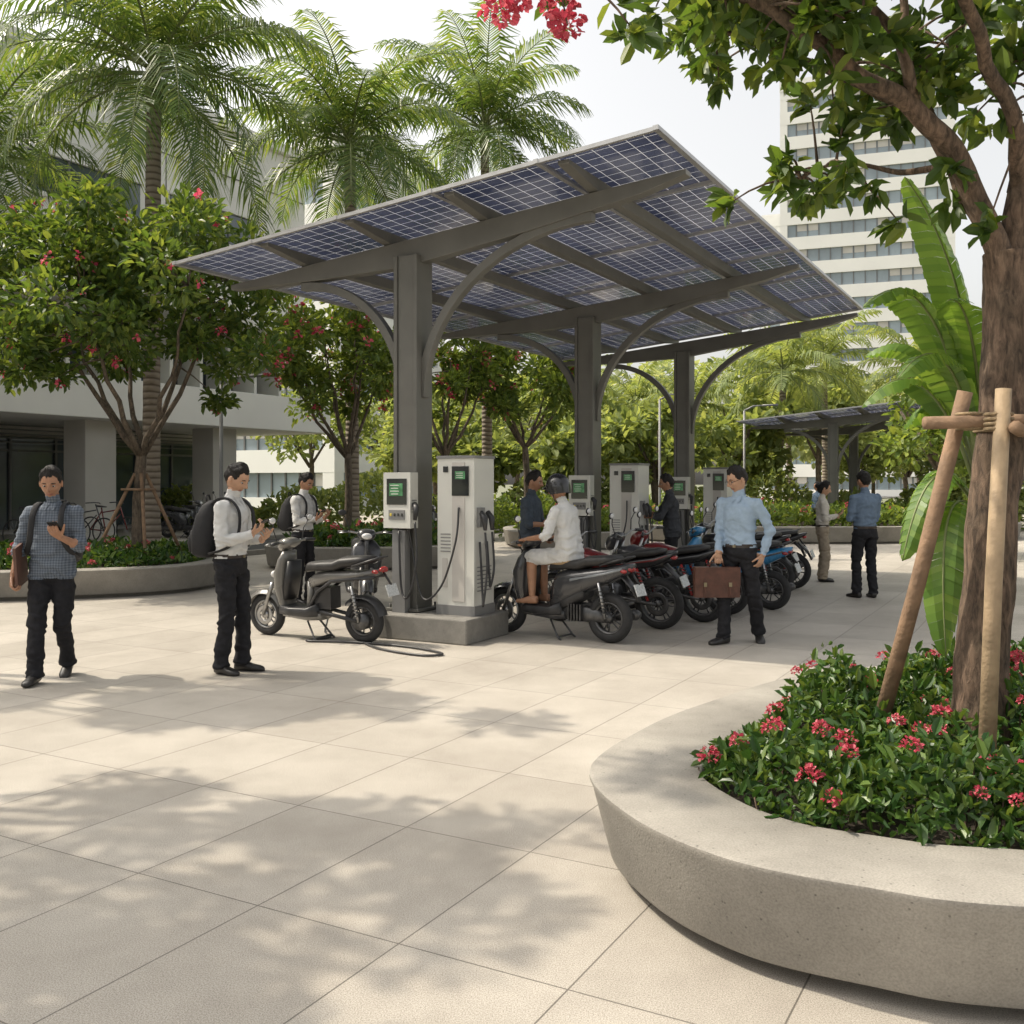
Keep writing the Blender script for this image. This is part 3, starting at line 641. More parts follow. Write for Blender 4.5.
def motorcycle(name, rear, front, body, lean=-.12, Rw=.29, second=None):
    e = place(name, rear, front, lean)
    L = dist2(rear, front); h = L/2
    mats = [mRubber, mMetal, body, mBlackP, mSeat, mLamp, mRedL, mMetalD, mPlate, second or body]
    w = MB(); wheel(w, -h, Rw, .05, 0, 7, 6, True); wheel(w, h, Rw, .045, 0, 7, 6, True); w.build('wheels', mats, e)
    f = MB()
    for sg in (-1, 1):
        f.tube([(h, sg*.08, Rw), (h-.17, sg*.08, .72), (h-.25, sg*.08, .93)], [.022, .02, .018], 8, 1)
        f.tube([(-h, sg*.09, Rw), (-.1, sg*.08, .36)], [.018, .024], 8, 7)
        f.tube([(-h+.08, sg*.11, Rw+.04), (-h+.2, sg*.11, .68)], .017, 8, 6)
        for k in range(8): f.torus((-h+.1+.011*k, sg*.11, Rw+.1+.036*k), .026, .006, 'z', 7, 12, 5)
        f.tube([(.0, sg*.06, .32), (0, sg*.2, .31)], .012, 6, 7)
        f.tube([(h-.25, sg*.04, .82), (.02, sg*.09, .7), (-.12, sg*.1, .42), (.1, sg*.08, .22), (h-.24, sg*.04, .6)], .016, 7, 3)
    f.loftx([(-.16, .36, .09, .1, 4), (-.05, .36, .13, .14, 4), (.1, .35, .13, .13, 4), (.2, .42, .08, .1, 4)], 14, 7)
    for k in range(6): f.box((.14+.004*k, 0, .43+.026*k), (.18, .17, .01), 1)
    f.tube([(.2, -.08, .45), (.26, -.1, .3), (.1, -.12, .2), (-.2, -.14, .22), (-.35, -.15, .27)], .018, 8, 1)
    f.tube([(-.32, -.15, .26), (-.4, -.16, .29), (-h-.12, -.17, .42), (-h-.15, -.17, .43)], [.03, .045, .05, .035], 12, 7)
    f.tube([(-.05, .1, .25), (-.12, .24, .01)], .01, 6, 7)
    f.build('chassis', mats, e)
    b = MB()
    V = []; F = []; n = 12
    for i in range(n+1):
        a = radians(35+115*i/n)
        for y, dr in ((-.065, -.03), (-.04, .0), (.04, 0), (.065, -.03)): V.append((h+(Rw+.025+dr)*cos(a), y, Rw+(Rw+.025+dr)*sin(a)))
    for i in range(n):
        for j in range(3): F.append((i*4+j, i*4+j+1, (i+1)*4+j+1, (i+1)*4+j))
    b.add(V, F, 2)
    b.loftx([(h-.2, .74, .06, .04, 2.5), (h-.27, .75, .13, .1, 2.5), (h-.4, .76, .15, .11, 2.6), (-.02, .72, .1, .08, 3), (-.1, .7, .08, .05, 3)], 20, 9)
    b.loftx([(h-.26, .62, .1, .05, 2.5), (h-.36, .58, .15, .12, 2.6), (.12, .5, .14, .1, 3), (.0, .46, .1, .05, 3)], 18, 2)
    b.loftx([(.0, .76, .08, .03, 3), (-.1, .76, .12, .04, 3), (-.32, .78, .13, .045, 3), (-.4, .83, .12, .045, 3), (-h, .86, .1, .04, 3), (-h-.1, .87, .06, .025, 3)], 20, 4)
    b.loftx([(-.08, .66, .11, .07, 3), (-.3, .7, .125, .07, 3), (-h, .76, .1, .06, 2.6), (-h-.18, .83, .06, .035, 2.3), (-h-.24, .86, .03, .015, 2.2)], 18, 2)
    b.loftx([(-.2, .71, .128, .02, 3), (-h, .775, .105, .018, 2.6), (-h-.15, .83, .066, .012, 2.3)], 16, 9)
    b.ell((-h-.2, 0, .80), (.035, .06, .025), 6, 12, 8)
    b.tube([(-h-.1, 0, .72), (-h-.24, 0, .58), (-h-.3, 0, .46)], [.06, .055, .045], 8, 3, flat=.3)
    b.box((-h-.31, 0, .55), (.012, .17, .12), 8, Matrix.Rotation(radians(20), 3, 'Y'))
    b.rings([((h-.06, 0, .86), (0, .05, 0), (0, 0, .05), 2.4), ((h-.1, 0, .88), (0, .1, 0), (0, 0, .09), 2.4), ((h-.2, 0, .92), (0, .11, 0), (0, 0, .1), 2.4), ((h-.28, 0, .96), (0, .06, 0), (0, 0, .05), 2.4)], 18, 9)
    b.ell((h-.075, 0, .86), (.03, .075, .06), 5, 14, 8)
    b.build('bodywork', mats, e)
    hb = MB(); bx = h-.28
    hb.tube([(bx-.08, -.36, 1.0), (bx-.02, -.2, 1.02), (bx, -.06, .97), (bx, .06, .97), (bx-.02, .2, 1.02), (bx-.08, .36, 1.0)], .012, 8, 1)
    for sg in (-1, 1): hb.tube([(bx-.04, sg*.24, 1.015), (bx-.08, sg*.365, 1.0)], .018, 10, 3)
    mirrors(hb, bx, 1.02, 3, 5)
    hb.build('handlebar', mats, e)
    return e
scooter('electric_moped', (-1.47, 9.95), (-2.57, 10.5), pGrey, Rw=.225, lean=-.04, slim=True)
SR, SF = (.98, 9.95), (-.05, 10.68)
scooter('motor_scooter', SR, SF, pDark, lean=0, Rw=.25, second=pSil)
scooter('motor_scooter', (-2.0, 13.1), (-1.75, 11.9), pDark, Rw=.23)
def rowbike(fn, s, t0, col, name, L=1.27, lean=-.1, ang=0, second=None):
    a = W(t0, s); b = W(t0-L*cos(ang), s+L*sin(ang)); fn(name, (a.x, a.y), (b.x, b.y), col, lean, second=second)
rowbike(motorcycle, 1.55, 2.2, pBlk, 'parked_motorcycle', ang=.05, second=pRed)
rowbike(motorcycle, 2.3, 2.45, pBlk, 'parked_motorcycle', ang=.1, second=pDark)
rowbike(motorcycle, 3.05, 2.5, pBlk, 'parked_motorcycle', second=pRed)
rowbike(scooter, 3.8, 2.85, pBlue, 'parked_scooter', ang=.02, lean=-.05, second=pDark)
rowbike(motorcycle, 5.6, 2.45, pBlk, 'parked_motorcycle', ang=.05)
rowbike(motorcycle, 6.4, 2.5, pBlk, 'parked_motorcycle', ang=-.04, second=pDark)
rowbike(scooter, 7.2, 2.2, pDark, 'parked_scooter', lean=-.05)
for i, (s, c) in enumerate(((12.5, pDark), (13.3, pBlk))):
    a = W(-9.0, s); b = W(-10.2+2.3, s+.35)
    (motorcycle if i % 2 else scooter)('parked_motorcycle' if i % 2 else 'parked_scooter', (a.x, a.y), (b.x, b.y), c)
# bicycles and scooters on the sidewalk by the colonnade
def bicycle(rear, front, col):
    e = place('bicycle', rear, front, -.06); h = dist2(rear, front)/2; m = MB(); Rw = .33
    for x in (-h, h):
        m.torus((x, 0, Rw), Rw-.018, .018, 'y', 0, 36, 6)
        for k in range(14):
            a = 2*pi*k/14; m.tube([(x, 0, Rw), (x+cos(a)*(Rw-.03), 0, Rw+sin(a)*(Rw-.03))], .003, 4, 1)
    m.build('wheels', [mRubber, mMetal], e); f = MB()
    for a, b in (((-h, 0, Rw), (-.1, 0, .3)), ((-h, 0, Rw), (-.22, 0, .8)), ((-.1, 0, .3), (-.24, 0, .88)), ((-.1, 0, .3), (.32, 0, .72)), ((-.2, 0, .76), (.3, 0, .84)), ((h, 0, Rw), (.28, 0, .98))): f.tube([a, b], .016, 8, 0)
    f.tube([(.2, -.27, 1.0), (.3, -.1, 1.02), (.3, .1, 1.02), (.2, .27, 1.0)], .013, 8, 1); f.loftx([(-.1, .9, .03, .015, 2), (-.22, .91, .06, .025, 2), (-.36, .92, .08, .025, 2)], 12, 1)
    f.torus((-.1, -.05, .3), .09, .008, 'y', 1, 20, 5); f.tube([(-.1, -.05, .3), (0, -.06, .2), (0, -.14, .2)], .012, 6, 1); f.tube([(-.1, .05, .3), (-.2, .06, .4), (-.2, .14, .4)], .012, 6, 1)
    f.build('frame', [col, mBlackP], e)
for i, s in enumerate((6.0, 6.7, 7.4, 8.1)):
    a = W(-15.4, s, .1); b = W(-14.35, s+.25, .1); bicycle(tuple(a), tuple(b), (pBlk, pBlue, pDark, pRed)[i])
for i, s in enumerate((10.6, 11.4)):
    a = W(-15.4, s, .1); b = W(-14.2, s+.3, .1); scooter('parked_scooter', tuple(a), tuple(b), (pDark, pSil)[i])

# ---------------------------------------------------------------- people
def cloth(name, col, na=.1): return M(name, col, .85, 0, 25, na, .35, 45, spec=.2)
skinA = M('skin_tan', (.36, .19, .115), .5, 0, 20, .12); skinB = M('skin_light', (.46, .27, .175), .5, 0, 20, .12)
hairM = M('hair_black', (.012, .01, .009), .6, 0, 60, .4, .6, 150, spec=.3); lipM = M('lips', (.27, .11, .085), .5); eyeW = M('eye_white', (.42, .4, .37), .3); eyeD = M('iris', (.02, .012, .01), .2)
shoeM = M('shoe_leather', (.02, .018, .017), .4, 0, 20, .3); beltM = M('belt', (.03, .02, .015), .5); leatherM = M('brown_leather', (.09, .036, .024), .45, 0, 15, .3, .3, 80)
phoneM = M('phone_black', (.02, .02, .022), .2); packM = M('backpack_nylon', (.018, .018, .02), .8, 0, 15, .25, .4, 60); folderM = M('folder_brown', (.12, .06, .045), .6)
goldM = M('brass', (.3, .26, .18), .35, .9)
cWhite = cloth('cotton_white', (.6, .6, .59), .05); cBlack = cloth('trouser_black', (.02, .02, .023), .2); cBlue = cloth('shirt_light_blue', (.33, .43, .55), .06); cKhaki = cloth('trouser_khaki', (.3, .25, .19)); cDGrey = cloth('shirt_dark_grey', (.05, .053, .06), .2); cBeige = cloth('shorts_beige', (.42, .3, .18)); cDenim = cloth('shirt_blue_grey', (.13, .18, .25), .1); cNavy = cloth('shirt_slate', (.06, .075, .095), .15); cOff = cloth('blouse_offwhite', (.56, .53, .48), .04)
def checkmat():
    m, n, b = nt('shirt_checked'); L = n.links.new
    tc = n.nodes.new('ShaderNodeTexCoord')
    cols = []
    for d in ('Y', 'Z'):
        w = n.nodes.new('ShaderNodeTexWave'); w.bands_direction = d; w.inputs['Scale'].default_value = 15; w.inputs['Distortion'].default_value = 1.2
        L(tc.outputs['Object'], w.inputs['Vector']); cols.append(w)
    a = n.nodes.new('ShaderNodeMath'); a.operation = 'ADD'; L(cols[0].outputs['Fac'], a.inputs[0]); L(cols[1].outputs['Fac'], a.inputs[1])
    rp = n.nodes.new('ShaderNodeValToRGB'); rp.color_ramp.elements[0].color = (.055, .07, .095, 1); rp.color_ramp.elements[1].color = (.17, .2, .245, 1)
    mr = n.nodes.new('ShaderNodeMath'); mr.operation = 'MULTIPLY'; mr.inputs[1].default_value = .5; L(a.outputs[0], mr.inputs[0]); L(mr.outputs[0], rp.inputs['Fac']); L(rp.outputs['Color'], b.inputs['Base Color'])
    b.inputs['Roughness'].default_value = .85
    return m
cCheck = checkmat()

def head_mesh(hair=True, long=False, seed=0):
    na, ne = 64, 52
    V = []; hm = []
    sm = lambda a, b, x: max(0, min(1, (x-a)/(b-a)))**2*(3-2*max(0, min(1, (x-a)/(b-a))))
    for j in range(ne+1):
        ph = -pi/2+pi*j/ne
        for i in range(na):
            az = 2*pi*i/na-pi
            x, y, z = cos(ph)*cos(az), cos(ph)*sin(az), sin(ph)
            low = sm(.0, -1, z)
            px = x*(.095 if x > 0 else .10); py = y*.076; pz = z*.118
            py *= 1-.30*low
            if x < 0: px *= 1-.35*sm(-.1, -.9, z)
            else: px = px*(1-.08*low)+.006*sm(-.5, -.95, z)
            if x > 0:
                g = lambda y0, z0, sy, sz: math.exp(-((py-y0)/sy)**2-((pz-z0)/sz)**2)
                px += .028*g(0, -.022, .011, .014)+.015*g(0, .0, .008, .02)-.013*(g(.031, .006, .016, .012)+g(-.031, .006, .016, .012))
                px += .005*(g(.03, .026, .02, .007)+g(-.03, .026, .02, .007))+.007*g(0, -.058, .02, .006)+.006*g(0, -.068, .018, .006)-.004*g(0, -.078, .02, .004)+.009*g(0, -.1, .02, .014)
                px += .004*(g(.045, -.02, .014, .014)+g(-.045, -.02, .014, .014))
            aa = abs(az)
            hl = .074+.008*sm(.25, .6, aa)-.012*sm(.6, .8, aa)-.062*sm(.85, 1.25, aa)+.012*sm(1.4, 1.6, aa)-.085*sm(1.7, 2.2, aa)+.009*noise.noise(Vector((py*90, pz*10+seed, px*60)))
            if long: hl -= .04*sm(1.0, 1.8, aa)
            ishair = hair and pz > hl
            if ishair:
                k = sm(hl-.004, hl+.045, pz); o = (.017+.011*noise.noise(Vector((px*38+seed, py*38, pz*38))))*k+.0015
                px += x*o*.8; py += y*o*(.9 if pz > .05 else .45); pz += max(0, z)*o*1.25
            hm.append(1 if ishair else 0); V.append((px, py, pz))
    F = []; mi = []
    for j in range(ne):
        for i in range(na):
            f = (j*na+i, j*na+(i+1) % na, (j+1)*na+(i+1) % na, (j+1)*na+i); F.append(f)
            h = sum(hm[k] for k in f) >= 2
            c = sum((Vector(V[k]) for k in f), Vector())/4
            lip = c.x > .07 and abs(c.y) < .024 and -.072 < c.z < -.053
            mi.append(1 if h else (2 if lip else 0))
    return np.array(V)*1.04, np.array(F), mi

def ik(a, c, l1, l2, pole):
    a, c, pole = Vector(a), Vector(c), Vector(pole); d = c-a; D = min(d.length, (l1+l2)*.997); d.normalize(); c = a+d*D
    x = (l1*l1-l2*l2+D*D)/(2*D); hh = sqrt(max(0, l1*l1-x*x)); p = pole-d*pole.dot(d); p.normalize()
    return a+d*x+p*hh, c
def hand(w, d, n, side, curl=25, spread=1.0, tc=20):
    w = Vector(w); d = Vector(d).normalized(); n = Vector(n); n = (n-d*n.dot(d)).normalized(); th = d.cross(n)*(-side)
    m = MB()
    m.rings([(w-d*.03, th*.024, n*.018, 2.2), (w, th*.027, n*.018, 2.2), (w+d*.03, th*.036, n*.017, 2.6), (w+d*.065, th*.041, n*.015, 2.8), (w+d*.09, th*.038, n*.012, 2.6)], 14)
    ls = [.95, 1.05, .98, .78]
    for i in range(4):
        p = w+d*(.082 if i < 3 else .076)+th*(.030-.0205*i)
        dd = (d+th*(.10-.065*i)*spread).normalized(); ax = dd.cross(n)
        for k, (ln, r0, r1) in enumerate(((.043, .0098, .009), (.027, .009, .0083), (.022, .0083, .007))):
            ang = radians(curl*(.8, 1.25, .9)[k])
            dd = (Matrix.Rotation(ang, 3, ax) @ dd).normalized()
            q = p+dd*ln*ls[i]; m.capsule(p, q, r0, r1, 8); p = q
    p = w+d*.022+th*.026; dd = (d*.75+th*.7+n*.25).normalized()
    for k, (ln, r0, r1) in enumerate(((.042, .014, .0115), (.032, .0115, .0098), (.026, .0098, .008))):
        q = p+dd*ln; m.capsule(p, q, r0, r1, 8); p = q; dd = (dd+(d*.35+n*.35)*radians(tc)).normalized()
    V, F, _ = remesh(m, .0042, 2, .5)
    return V, F

def person(name, loc, heading, H=1.72, shirt=None, trousers=None, skin=None, pel=(0, 0, .925), lean=0, twist=0, feet=None, hands=None, head=(0, 0), sleeve=1.0, tuck=True,
           short=False, extras=None, bun=False, glasses=False, helmet=False, wide=1.0, fem=False, shoes=None, collar=True, legl=(.41, .395), poleK=None, backpack=False):
    k = H/1.72
    P = Vector(pel); Rl = Matrix.Rotation(radians(twist), 3, 'Z') @ Matrix.Rotation(radians(lean), 3, 'Y')
    sp = lambda x, y, z: P+Rl @ Vector((x, y, z))
    sw = .18 if not fem else .155
    feet = feet or [(.0, .1, .085, 8), (.0, -.1, .085, -8)]
    hands = hands or [dict(p=(.03, .27, .82)), dict(p=(.03, -.27, .82))]
    b = MB()
    g = 1.08 if not tuck else 1.0
    tors = [(-.11, .135, .10), (-.06, .165, .115), (0, .168*g, .118*g), (.08, .158*g, .111*g), (.17, .155*g, .108*g), (.27, .165, .115), (.36, .172, .12), (.42, .160, .108), (.465, .12, .085), (.505, .07, .063)]
    if fem: tors = [(z, w*.92, d*.95) for z, w, d in tors]
    b.rings([(sp(.0, 0, z), Rl @ Vector((0, w, 0)), Rl @ Vector((d, 0, 0)), 2.3) for z, w, d in tors], 24)
    neck0 = sp(-.01, 0, .47); hc = sp(.035, 0, .675)
    b.capsule(neck0, sp(.015, 0, .60), .058, .052, 14)
    segs = [(P+Rl @ Vector((0, 0, -.08)), sp(0, 0, .47), .13, 'torso'), (sp(0, 0, .51), hc, .055, 'neck')]
    wr = []
    for sd, hh in ((1, hands[0]), (-1, hands[1])):
        sh = sp(0, sd*sw, .44); tgt = Vector(hh['p']); pole = Vector(hh.get('pole', (-.5, sd*.35, -.6)))
        el_, wrist = ik(sh, tgt, .285, .25, pole)
        b.capsule(sp(0, sd*.075, .445), sh, .066, .060, 14)
        b.capsule(sh, el_, .062, .05, 14)
        sl_ = sleeve
        if sl_ >= .95: b.capsule(el_, el_.lerp(wrist, .95), .049, .038, 14)
        else:
            b.capsule(el_, wrist, .038, .026, 14)
            if sl_ > 0: b.tube([el_, el_.lerp(wrist, sl_)], [.052, .05], 14)
        b.capsule(el_.lerp(wrist, .8), wrist, .028, .024, 10)
        segs += [(sh, el_, .058, 'uarm'), (el_, wrist, .04, 'farm')]
        wr.append((wrist, (wrist-el_).normalized()))
    for sd, ft in ((1, feet[0]), (-1, feet[1])):
        hp = P+Vector((0, sd*.088, -.04)); an = Vector(ft[:3]); yaw = radians(ft[3]); f = Vector((cos(yaw), sin(yaw), 0))
        pk = poleK or (f+Vector((.3, 0, 0)))
        kn, an2 = ik(hp, an, legl[0], legl[1], pk)
        w_ = wide
        b.capsule(hp, kn, .095, .068*w_, 16)
        if short:
            b.tube([hp.lerp(kn, .5), hp.lerp(kn, .98)], [.088, .082], 16)
            b.capsule(kn, kn.lerp(an2, .35), .055, .056, 14); b.capsule(kn.lerp(an2, .35), an2, .056, .036, 14)
        else:
            b.tube([kn, kn.lerp(an2, .5), an2+Vector((0, 0, .0)), an2-Vector((0, 0, .035))], [.068*w_, .065*w_, .066*w_, .069*w_], 16)
        segs += [(hp, kn, .08, 'thigh'), (kn, an2, .06, 'shin')]
        segs[-1] = segs[-1]+((an2, f, ft[4] if len(ft) > 4 else 0),)
    V, F, Nn = remesh(b, .0115, 4, .5)
    C = V[F].mean(axis=1); best = np.full(len(C), 1e9); lab = np.zeros(len(C), int); par = np.zeros(len(C))
    for i, s_ in enumerate(segs):
        a = np.array(s_[0]); e_ = np.array(s_[1])-a; t = np.clip(((C-a) @ e_)/(e_ @ e_), 0, 1); dist = np.linalg.norm(C-(a+t[:, None]*e_), axis=1)-s_[2]
        m = dist < best; best[m] = dist[m]; lab[m] = i; par[m] = t[m]
    ax = np.array(Rl @ Vector((0, 0, 1))); hgt = (C-np.array(P)) @ ax
    mi = np.zeros(len(C), int)
    hem = .045 if tuck else -.07
    for i, s_ in enumerate(segs):
        m = lab == i; nm = s_[3]
        if nm == 'torso': mi[m] = np.where(hgt[m] < hem-.02, 1, np.where((hgt[m] < hem+.01) & tuck, 4, 0))
        elif nm == 'neck': mi[m] = np.where(hgt[m] < .505, 0, 2)
        elif nm == 'uarm': mi[m] = 0
        elif nm == 'farm': mi[m] = np.where(par[m] < max(sleeve, 0.02), 0, 2)
        elif nm == 'thigh': mi[m] = np.where((hgt[m] > hem-.02), 0, 1)
        elif nm == 'shin': mi[m] = np.where(par[m] < (.06 if short else 2), 1, 2)
    vm = np.zeros(len(V), bool); vm[F[mi < 2].reshape(-1)] = True
    joints = [(s_[1], .13) for s_ in segs if s_[3] in ('uarm', 'thigh')]+[(s_[1], .14) for s_ in segs if s_[3] == 'shin']+[(s_[0], .16) for s_ in segs if s_[3] == 'thigh']+[(P+Rl @ Vector((0, 0, .1)), .18)]
    for i in np.nonzero(vm)[0]:
        p = Vector(V[i]); w = sum(math.exp(-((p-Vector(j)).length/r0)**2) for j, r0 in joints); w = min(1, w)
        q = noise.noise(Vector((p[0]*7+loc[0]*3, p[1]*7, p[2]*11)))
        fo = sin((p[2]*62+p[0]*16*q+p[1]*14+q*7))
        dg = sin(p[2]*30+abs(p[1])*45+q*6)
        V[i] = V[i]+Nn[i]*(.013*q+.007*w*fo+.0035*dg+.004*noise.noise(Vector((p[0]*22, p[1]*22+loc[0], p[2]*30))))
    full = MB(); full.addnp(V, F, mi)
    hp_, hy_ = head; Rh = Matrix.Rotation(radians(hy_+twist), 3, 'Z') @ Matrix.Rotation(radians(hp_), 3, 'Y')
    Rn = np.array(Rh); hcn = np.array(hc)
    HV, HF, HM = head_mesh(not helmet, fem, loc[0])
    full.addnp(HV @ Rn.T+hcn, HF, [{0: 2, 1: 5, 2: 6}[x] for x in HM])
    hx = lambda v: hc+Rh @ (Vector(v)*1.04)
    for sg in (-1, 1):
        full.ell(hx((-.004, sg*.078, -.006)), (.018, .009, .03), 2, 10, 8, Rh)
        full.ell(hx((.076, sg*.031, .005)), (.009, .014, .007), 7, 10, 8, Rh); full.ell(hx((.082, sg*.031, .004)), (.005, .007, .006), 8, 8, 6, Rh)
        full.tube([hx((.090, sg*.014, .026)), hx((.092, sg*.03, .031)), hx((.080, sg*.05, .026))], [.003, .004, .002], 6, 5)
        if glasses:
            full.torus((0, 0, 0), .02, .002, 'z', 8, 16, 5)
            nv = 16*5
            for q in range(len(full.V)-nv, len(full.V)):
                v = Vector(full.V[q]); full.V[q] = tuple(hx((.1, sg*.03+v.y, .004+v.x)))
            full.tube([hx((.098, sg*.05, .006)), hx((.0, sg*.082, .01))], .002, 5, 8)
    if bun: full.ell(hx((-.125, 0, .01)), (.04, .04, .04), 5, 14, 10)
    if fem: full.ell(hx((-.06, 0, -.02)), (.06, .07, .08), 5, 16, 10)
    if helmet:
        n_, m_ = 28, 12; VV_ = []; FF_ = []
        for j in range(m_+1):
            ph = radians(-14)+radians(104)*j/m_
            for i in range(n_):
                t = 2*pi*i/n_
                VV_.append(hx((cos(ph)*cos(t)*.135-.005, cos(ph)*sin(t)*.115, sin(ph)*.145+.022-(0.035 if (j == 0 and cos(t) < 0.3) else 0))))
        for j in range(m_):
            for i in range(n_): FF_.append((j*n_+i, j*n_+(i+1) % n_, (j+1)*n_+(i+1) % n_, (j+1)*n_+i))
        full.add(VV_, FF_, 9)
        full.rings([(hx((.11, 0, .035)), Rh @ Vector((0, .09, 0)), Rh @ Vector((.02, 0, .01)), 2), (hx((.165, 0, .02)), Rh @ Vector((0, .06, 0)), Rh @ Vector((.012, 0, .005)), 2)], 14, 9)
        full.tube([hx((.02, .085, -.01)), hx((.02, .06, -.1)), hx((.03, 0, -.135)), hx((.02, -.06, -.1)), hx((.02, -.085, -.01))], .006, 6, 9)
    if collar:
        rr = []
        for z_, r_ in ((.49, .068), (.525, .064), (.53, .06), (.50, .06)):
            rr.append((sp(-.002, 0, z_), Rl @ Vector((0, r_, 0)), Rl @ Vector((r_*.95, 0, -.012)), 2))
        full.rings(rr, 18, 0, False)
        for sg in (-1, 1):
            full.add([sp(.06, sg*.004, .505), sp(.045, sg*.05, .528), sp(.075, sg*.055, .485), sp(.1, sg*.03, .45)], [(0, 1, 2, 3)], 0, False)
    if tuck: full.box(P+Rl @ Vector((.12, 0, hem-.005)), (.012, .03, .024), 10, Rl)
    for s_ in segs:
        if s_[3] == 'shin':
            an, f, pt = s_[4]; sdv = Vector((-f.y, f.x, 0)); up = Vector((0, 0, 1)); Rp = Matrix.Rotation(radians(pt), 3, sdv)
            q = lambda a, bb, c: an+Rp @ (f*a+sdv*bb+up*c)
            secs = [(-.065, .028, .03, -.05), (-.055, .034, .04, -.042), (-.02, .036, .045, -.04), (.03, .038, .042, -.043), (.09, .045, .03, -.055), (.14, .046, .025, -.06), (.175, .035, .02, -.065), (.19, .018, .012, -.07)]
            full.rings([(q(a, 0, c), Rp @ (sdv*w), Rp @ (up*h_), 2.6) for a, w, h_, c in secs], 14, 3)
    for idx, (sd, hh) in enumerate(((1, hands[0]), (-1, hands[1]))):
        w_, fd = wr[idx]; d = Vector(hh.get('d', fd)); n_ = Vector(hh.get('n', (0, -sd, 0)))
        V2, F2 = hand(w_, d, n_, sd, hh.get('curl', 25), hh.get('spread', 1), hh.get('tc', 20)); full.addnp(V2, F2, 2)
    if extras: extras(full, wr, sp, Rl)
    if backpack:
        full.rings([(sp(-.20, 0, .02), Rl @ Vector((0, .12, 0)), Rl @ Vector((.06, 0, 0)), 3.5), (sp(-.215, 0, .05), Rl @ Vector((0, .15, 0)), Rl @ Vector((.09, 0, 0)), 3.5), (sp(-.22, 0, .2), Rl @ Vector((0, .155, 0)), Rl @ Vector((.10, 0, 0)), 3.2),
                    (sp(-.20, 0, .36), Rl @ Vector((0, .145, 0)), Rl @ Vector((.085, 0, 0)), 3), (sp(-.175, 0, .45), Rl @ Vector((0, .115, 0)), Rl @ Vector((.06, 0, 0)), 2.6), (sp(-.16, 0, .49), Rl @ Vector((0, .06, 0)), Rl @ Vector((.03, 0, 0)), 2.4)], 26, 11)
        full.rings([(sp(-.30, 0, .06), Rl @ Vector((0, .11, 0)), Rl @ Vector((.035, 0, 0)), 3.5), (sp(-.315, 0, .14), Rl @ Vector((0, .115, 0)), Rl @ Vector((.04, 0, 0)), 3.5), (sp(-.30, 0, .24), Rl @ Vector((0, .105, 0)), Rl @ Vector((.03, 0, 0)), 3)], 20, 11)
        full.tube([sp(-.22, -.03, .48), sp(-.23, -.02, .53), sp(-.23, .02, .53), sp(-.22, .03, .48)], .008, 6, 11)
        for sg in (-1, 1):
            pts = [sp(-.14, sg*.07, .46), sp(-.06, sg*.1, .51), sp(.04, sg*.105, .505), sp(.115, sg*.11, .43), sp(.137, sg*.115, .34), sp(.13, sg*.13, .22), sp(.07, sg*.17, .12), sp(-.1, sg*.165, .06)]
            full.tube(catmull(pts, 4, False), .024, 8, 11, flat=.35, up=(0, 0, 1))
    mats = [shirt or cWhite, trousers or cBlack, skin or skinA, shoes or shoeM, beltM, hairM, lipM, eyeW, eyeD, pBlk, goldM, packM, phoneM, folderM, leatherM, mScreen]
    o = full.build(name, mats)
    o.matrix_world = Matrix.Translation(loc) @ Matrix.Rotation(radians(heading), 4, 'Z') @ Matrix.Scale(k, 4)
    return o
def phone(full, c, d, n):
    d = Vector(d).normalized(); n = Vector(n); n = (n-d*n.dot(d)).normalized(); s = d.cross(n)
    rot = Matrix((s, d, n)).transposed()
    full.box(c, (.074, .15, .009), 12, rot); full.box(Vector(c)+n*.0052, (.068, .142, .001), 15, rot)
def ph_extra(idx, sd):
    def f(full, wr, sp, Rl):
        w, _ = wr[idx]; d = Vector((.75, -.1*sd, .5)).normalized(); n = Vector((-.5, 0, .85)).normalized(); phone(full, w+d*.1+n*.028, d, n)
    return f
def ex1(full, wr, sp, Rl):
    ph_extra(0, 1)(full, wr, sp, Rl)
    full.box((.06, -.225, .93), (.25, .022, .33), 13, Matrix.Rotation(radians(12), 3, 'Y'))
person('man_in_checked_shirt', (-3.76, 8.15, 0), -82, 1.74, shirt=cCheck, pel=(0, 0, .905), twist=-4, feet=[(-.17, .07, .115, 4, 16), (.21, -.07, .085, -4)], tuck=False, sleeve=.35,
       hands=[dict(p=(.27, .13, 1.16), d=(.8, -.2, .5), n=(-.4, -.2, .85), curl=38), dict(p=(.1, -.27, .84), d=(.25, 0, -1), n=(0, 1, 0), curl=55)], head=(20, 10), extras=ex1, backpack=True)
person('man_with_backpack', (-2.38, 8.42, 0), -14, 1.76, shirt=cWhite, lean=2, feet=[(.06, .09, .085, 5), (-.03, -.09, .085, -18)], hands=[dict(p=(.26, .05, 1.1), d=(.75, -.6, .2), n=(-.4, -.3, .85), curl=40), dict(p=(.25, -.1, 1.15), d=(.8, .12, .5), n=(-.5, 0, .85), curl=38)],
       head=(28, -6), extras=ph_extra(1, -1), backpack=True, skin=skinB)
person('man_using_phone', (-2.8, 13.3, 0), -24, 1.73, shirt=cWhite, lean=2, feet=[(.04, .1, .085, 8), (-.03, -.09, .085, -12)], hands=[dict(p=(.29, .08, 1.13), d=(.8, -.3, .4), n=(-.4, -.3, .85), curl=40), dict(p=(.27, -.08, 1.12), d=(.8, .15, .5), n=(-.5, 0, .85), curl=38)],
       head=(26, -3), extras=ph_extra(1, -1), backpack=True)
person('man_at_charger', (.22, 12.3, 0), -20, 1.74, shirt=cNavy, lean=2, hands=[dict(p=(.3, .2, 1.05)), dict(p=(.3, -.12, 1.08), curl=35)], sleeve=.1, head=(14, 0), tuck=False)
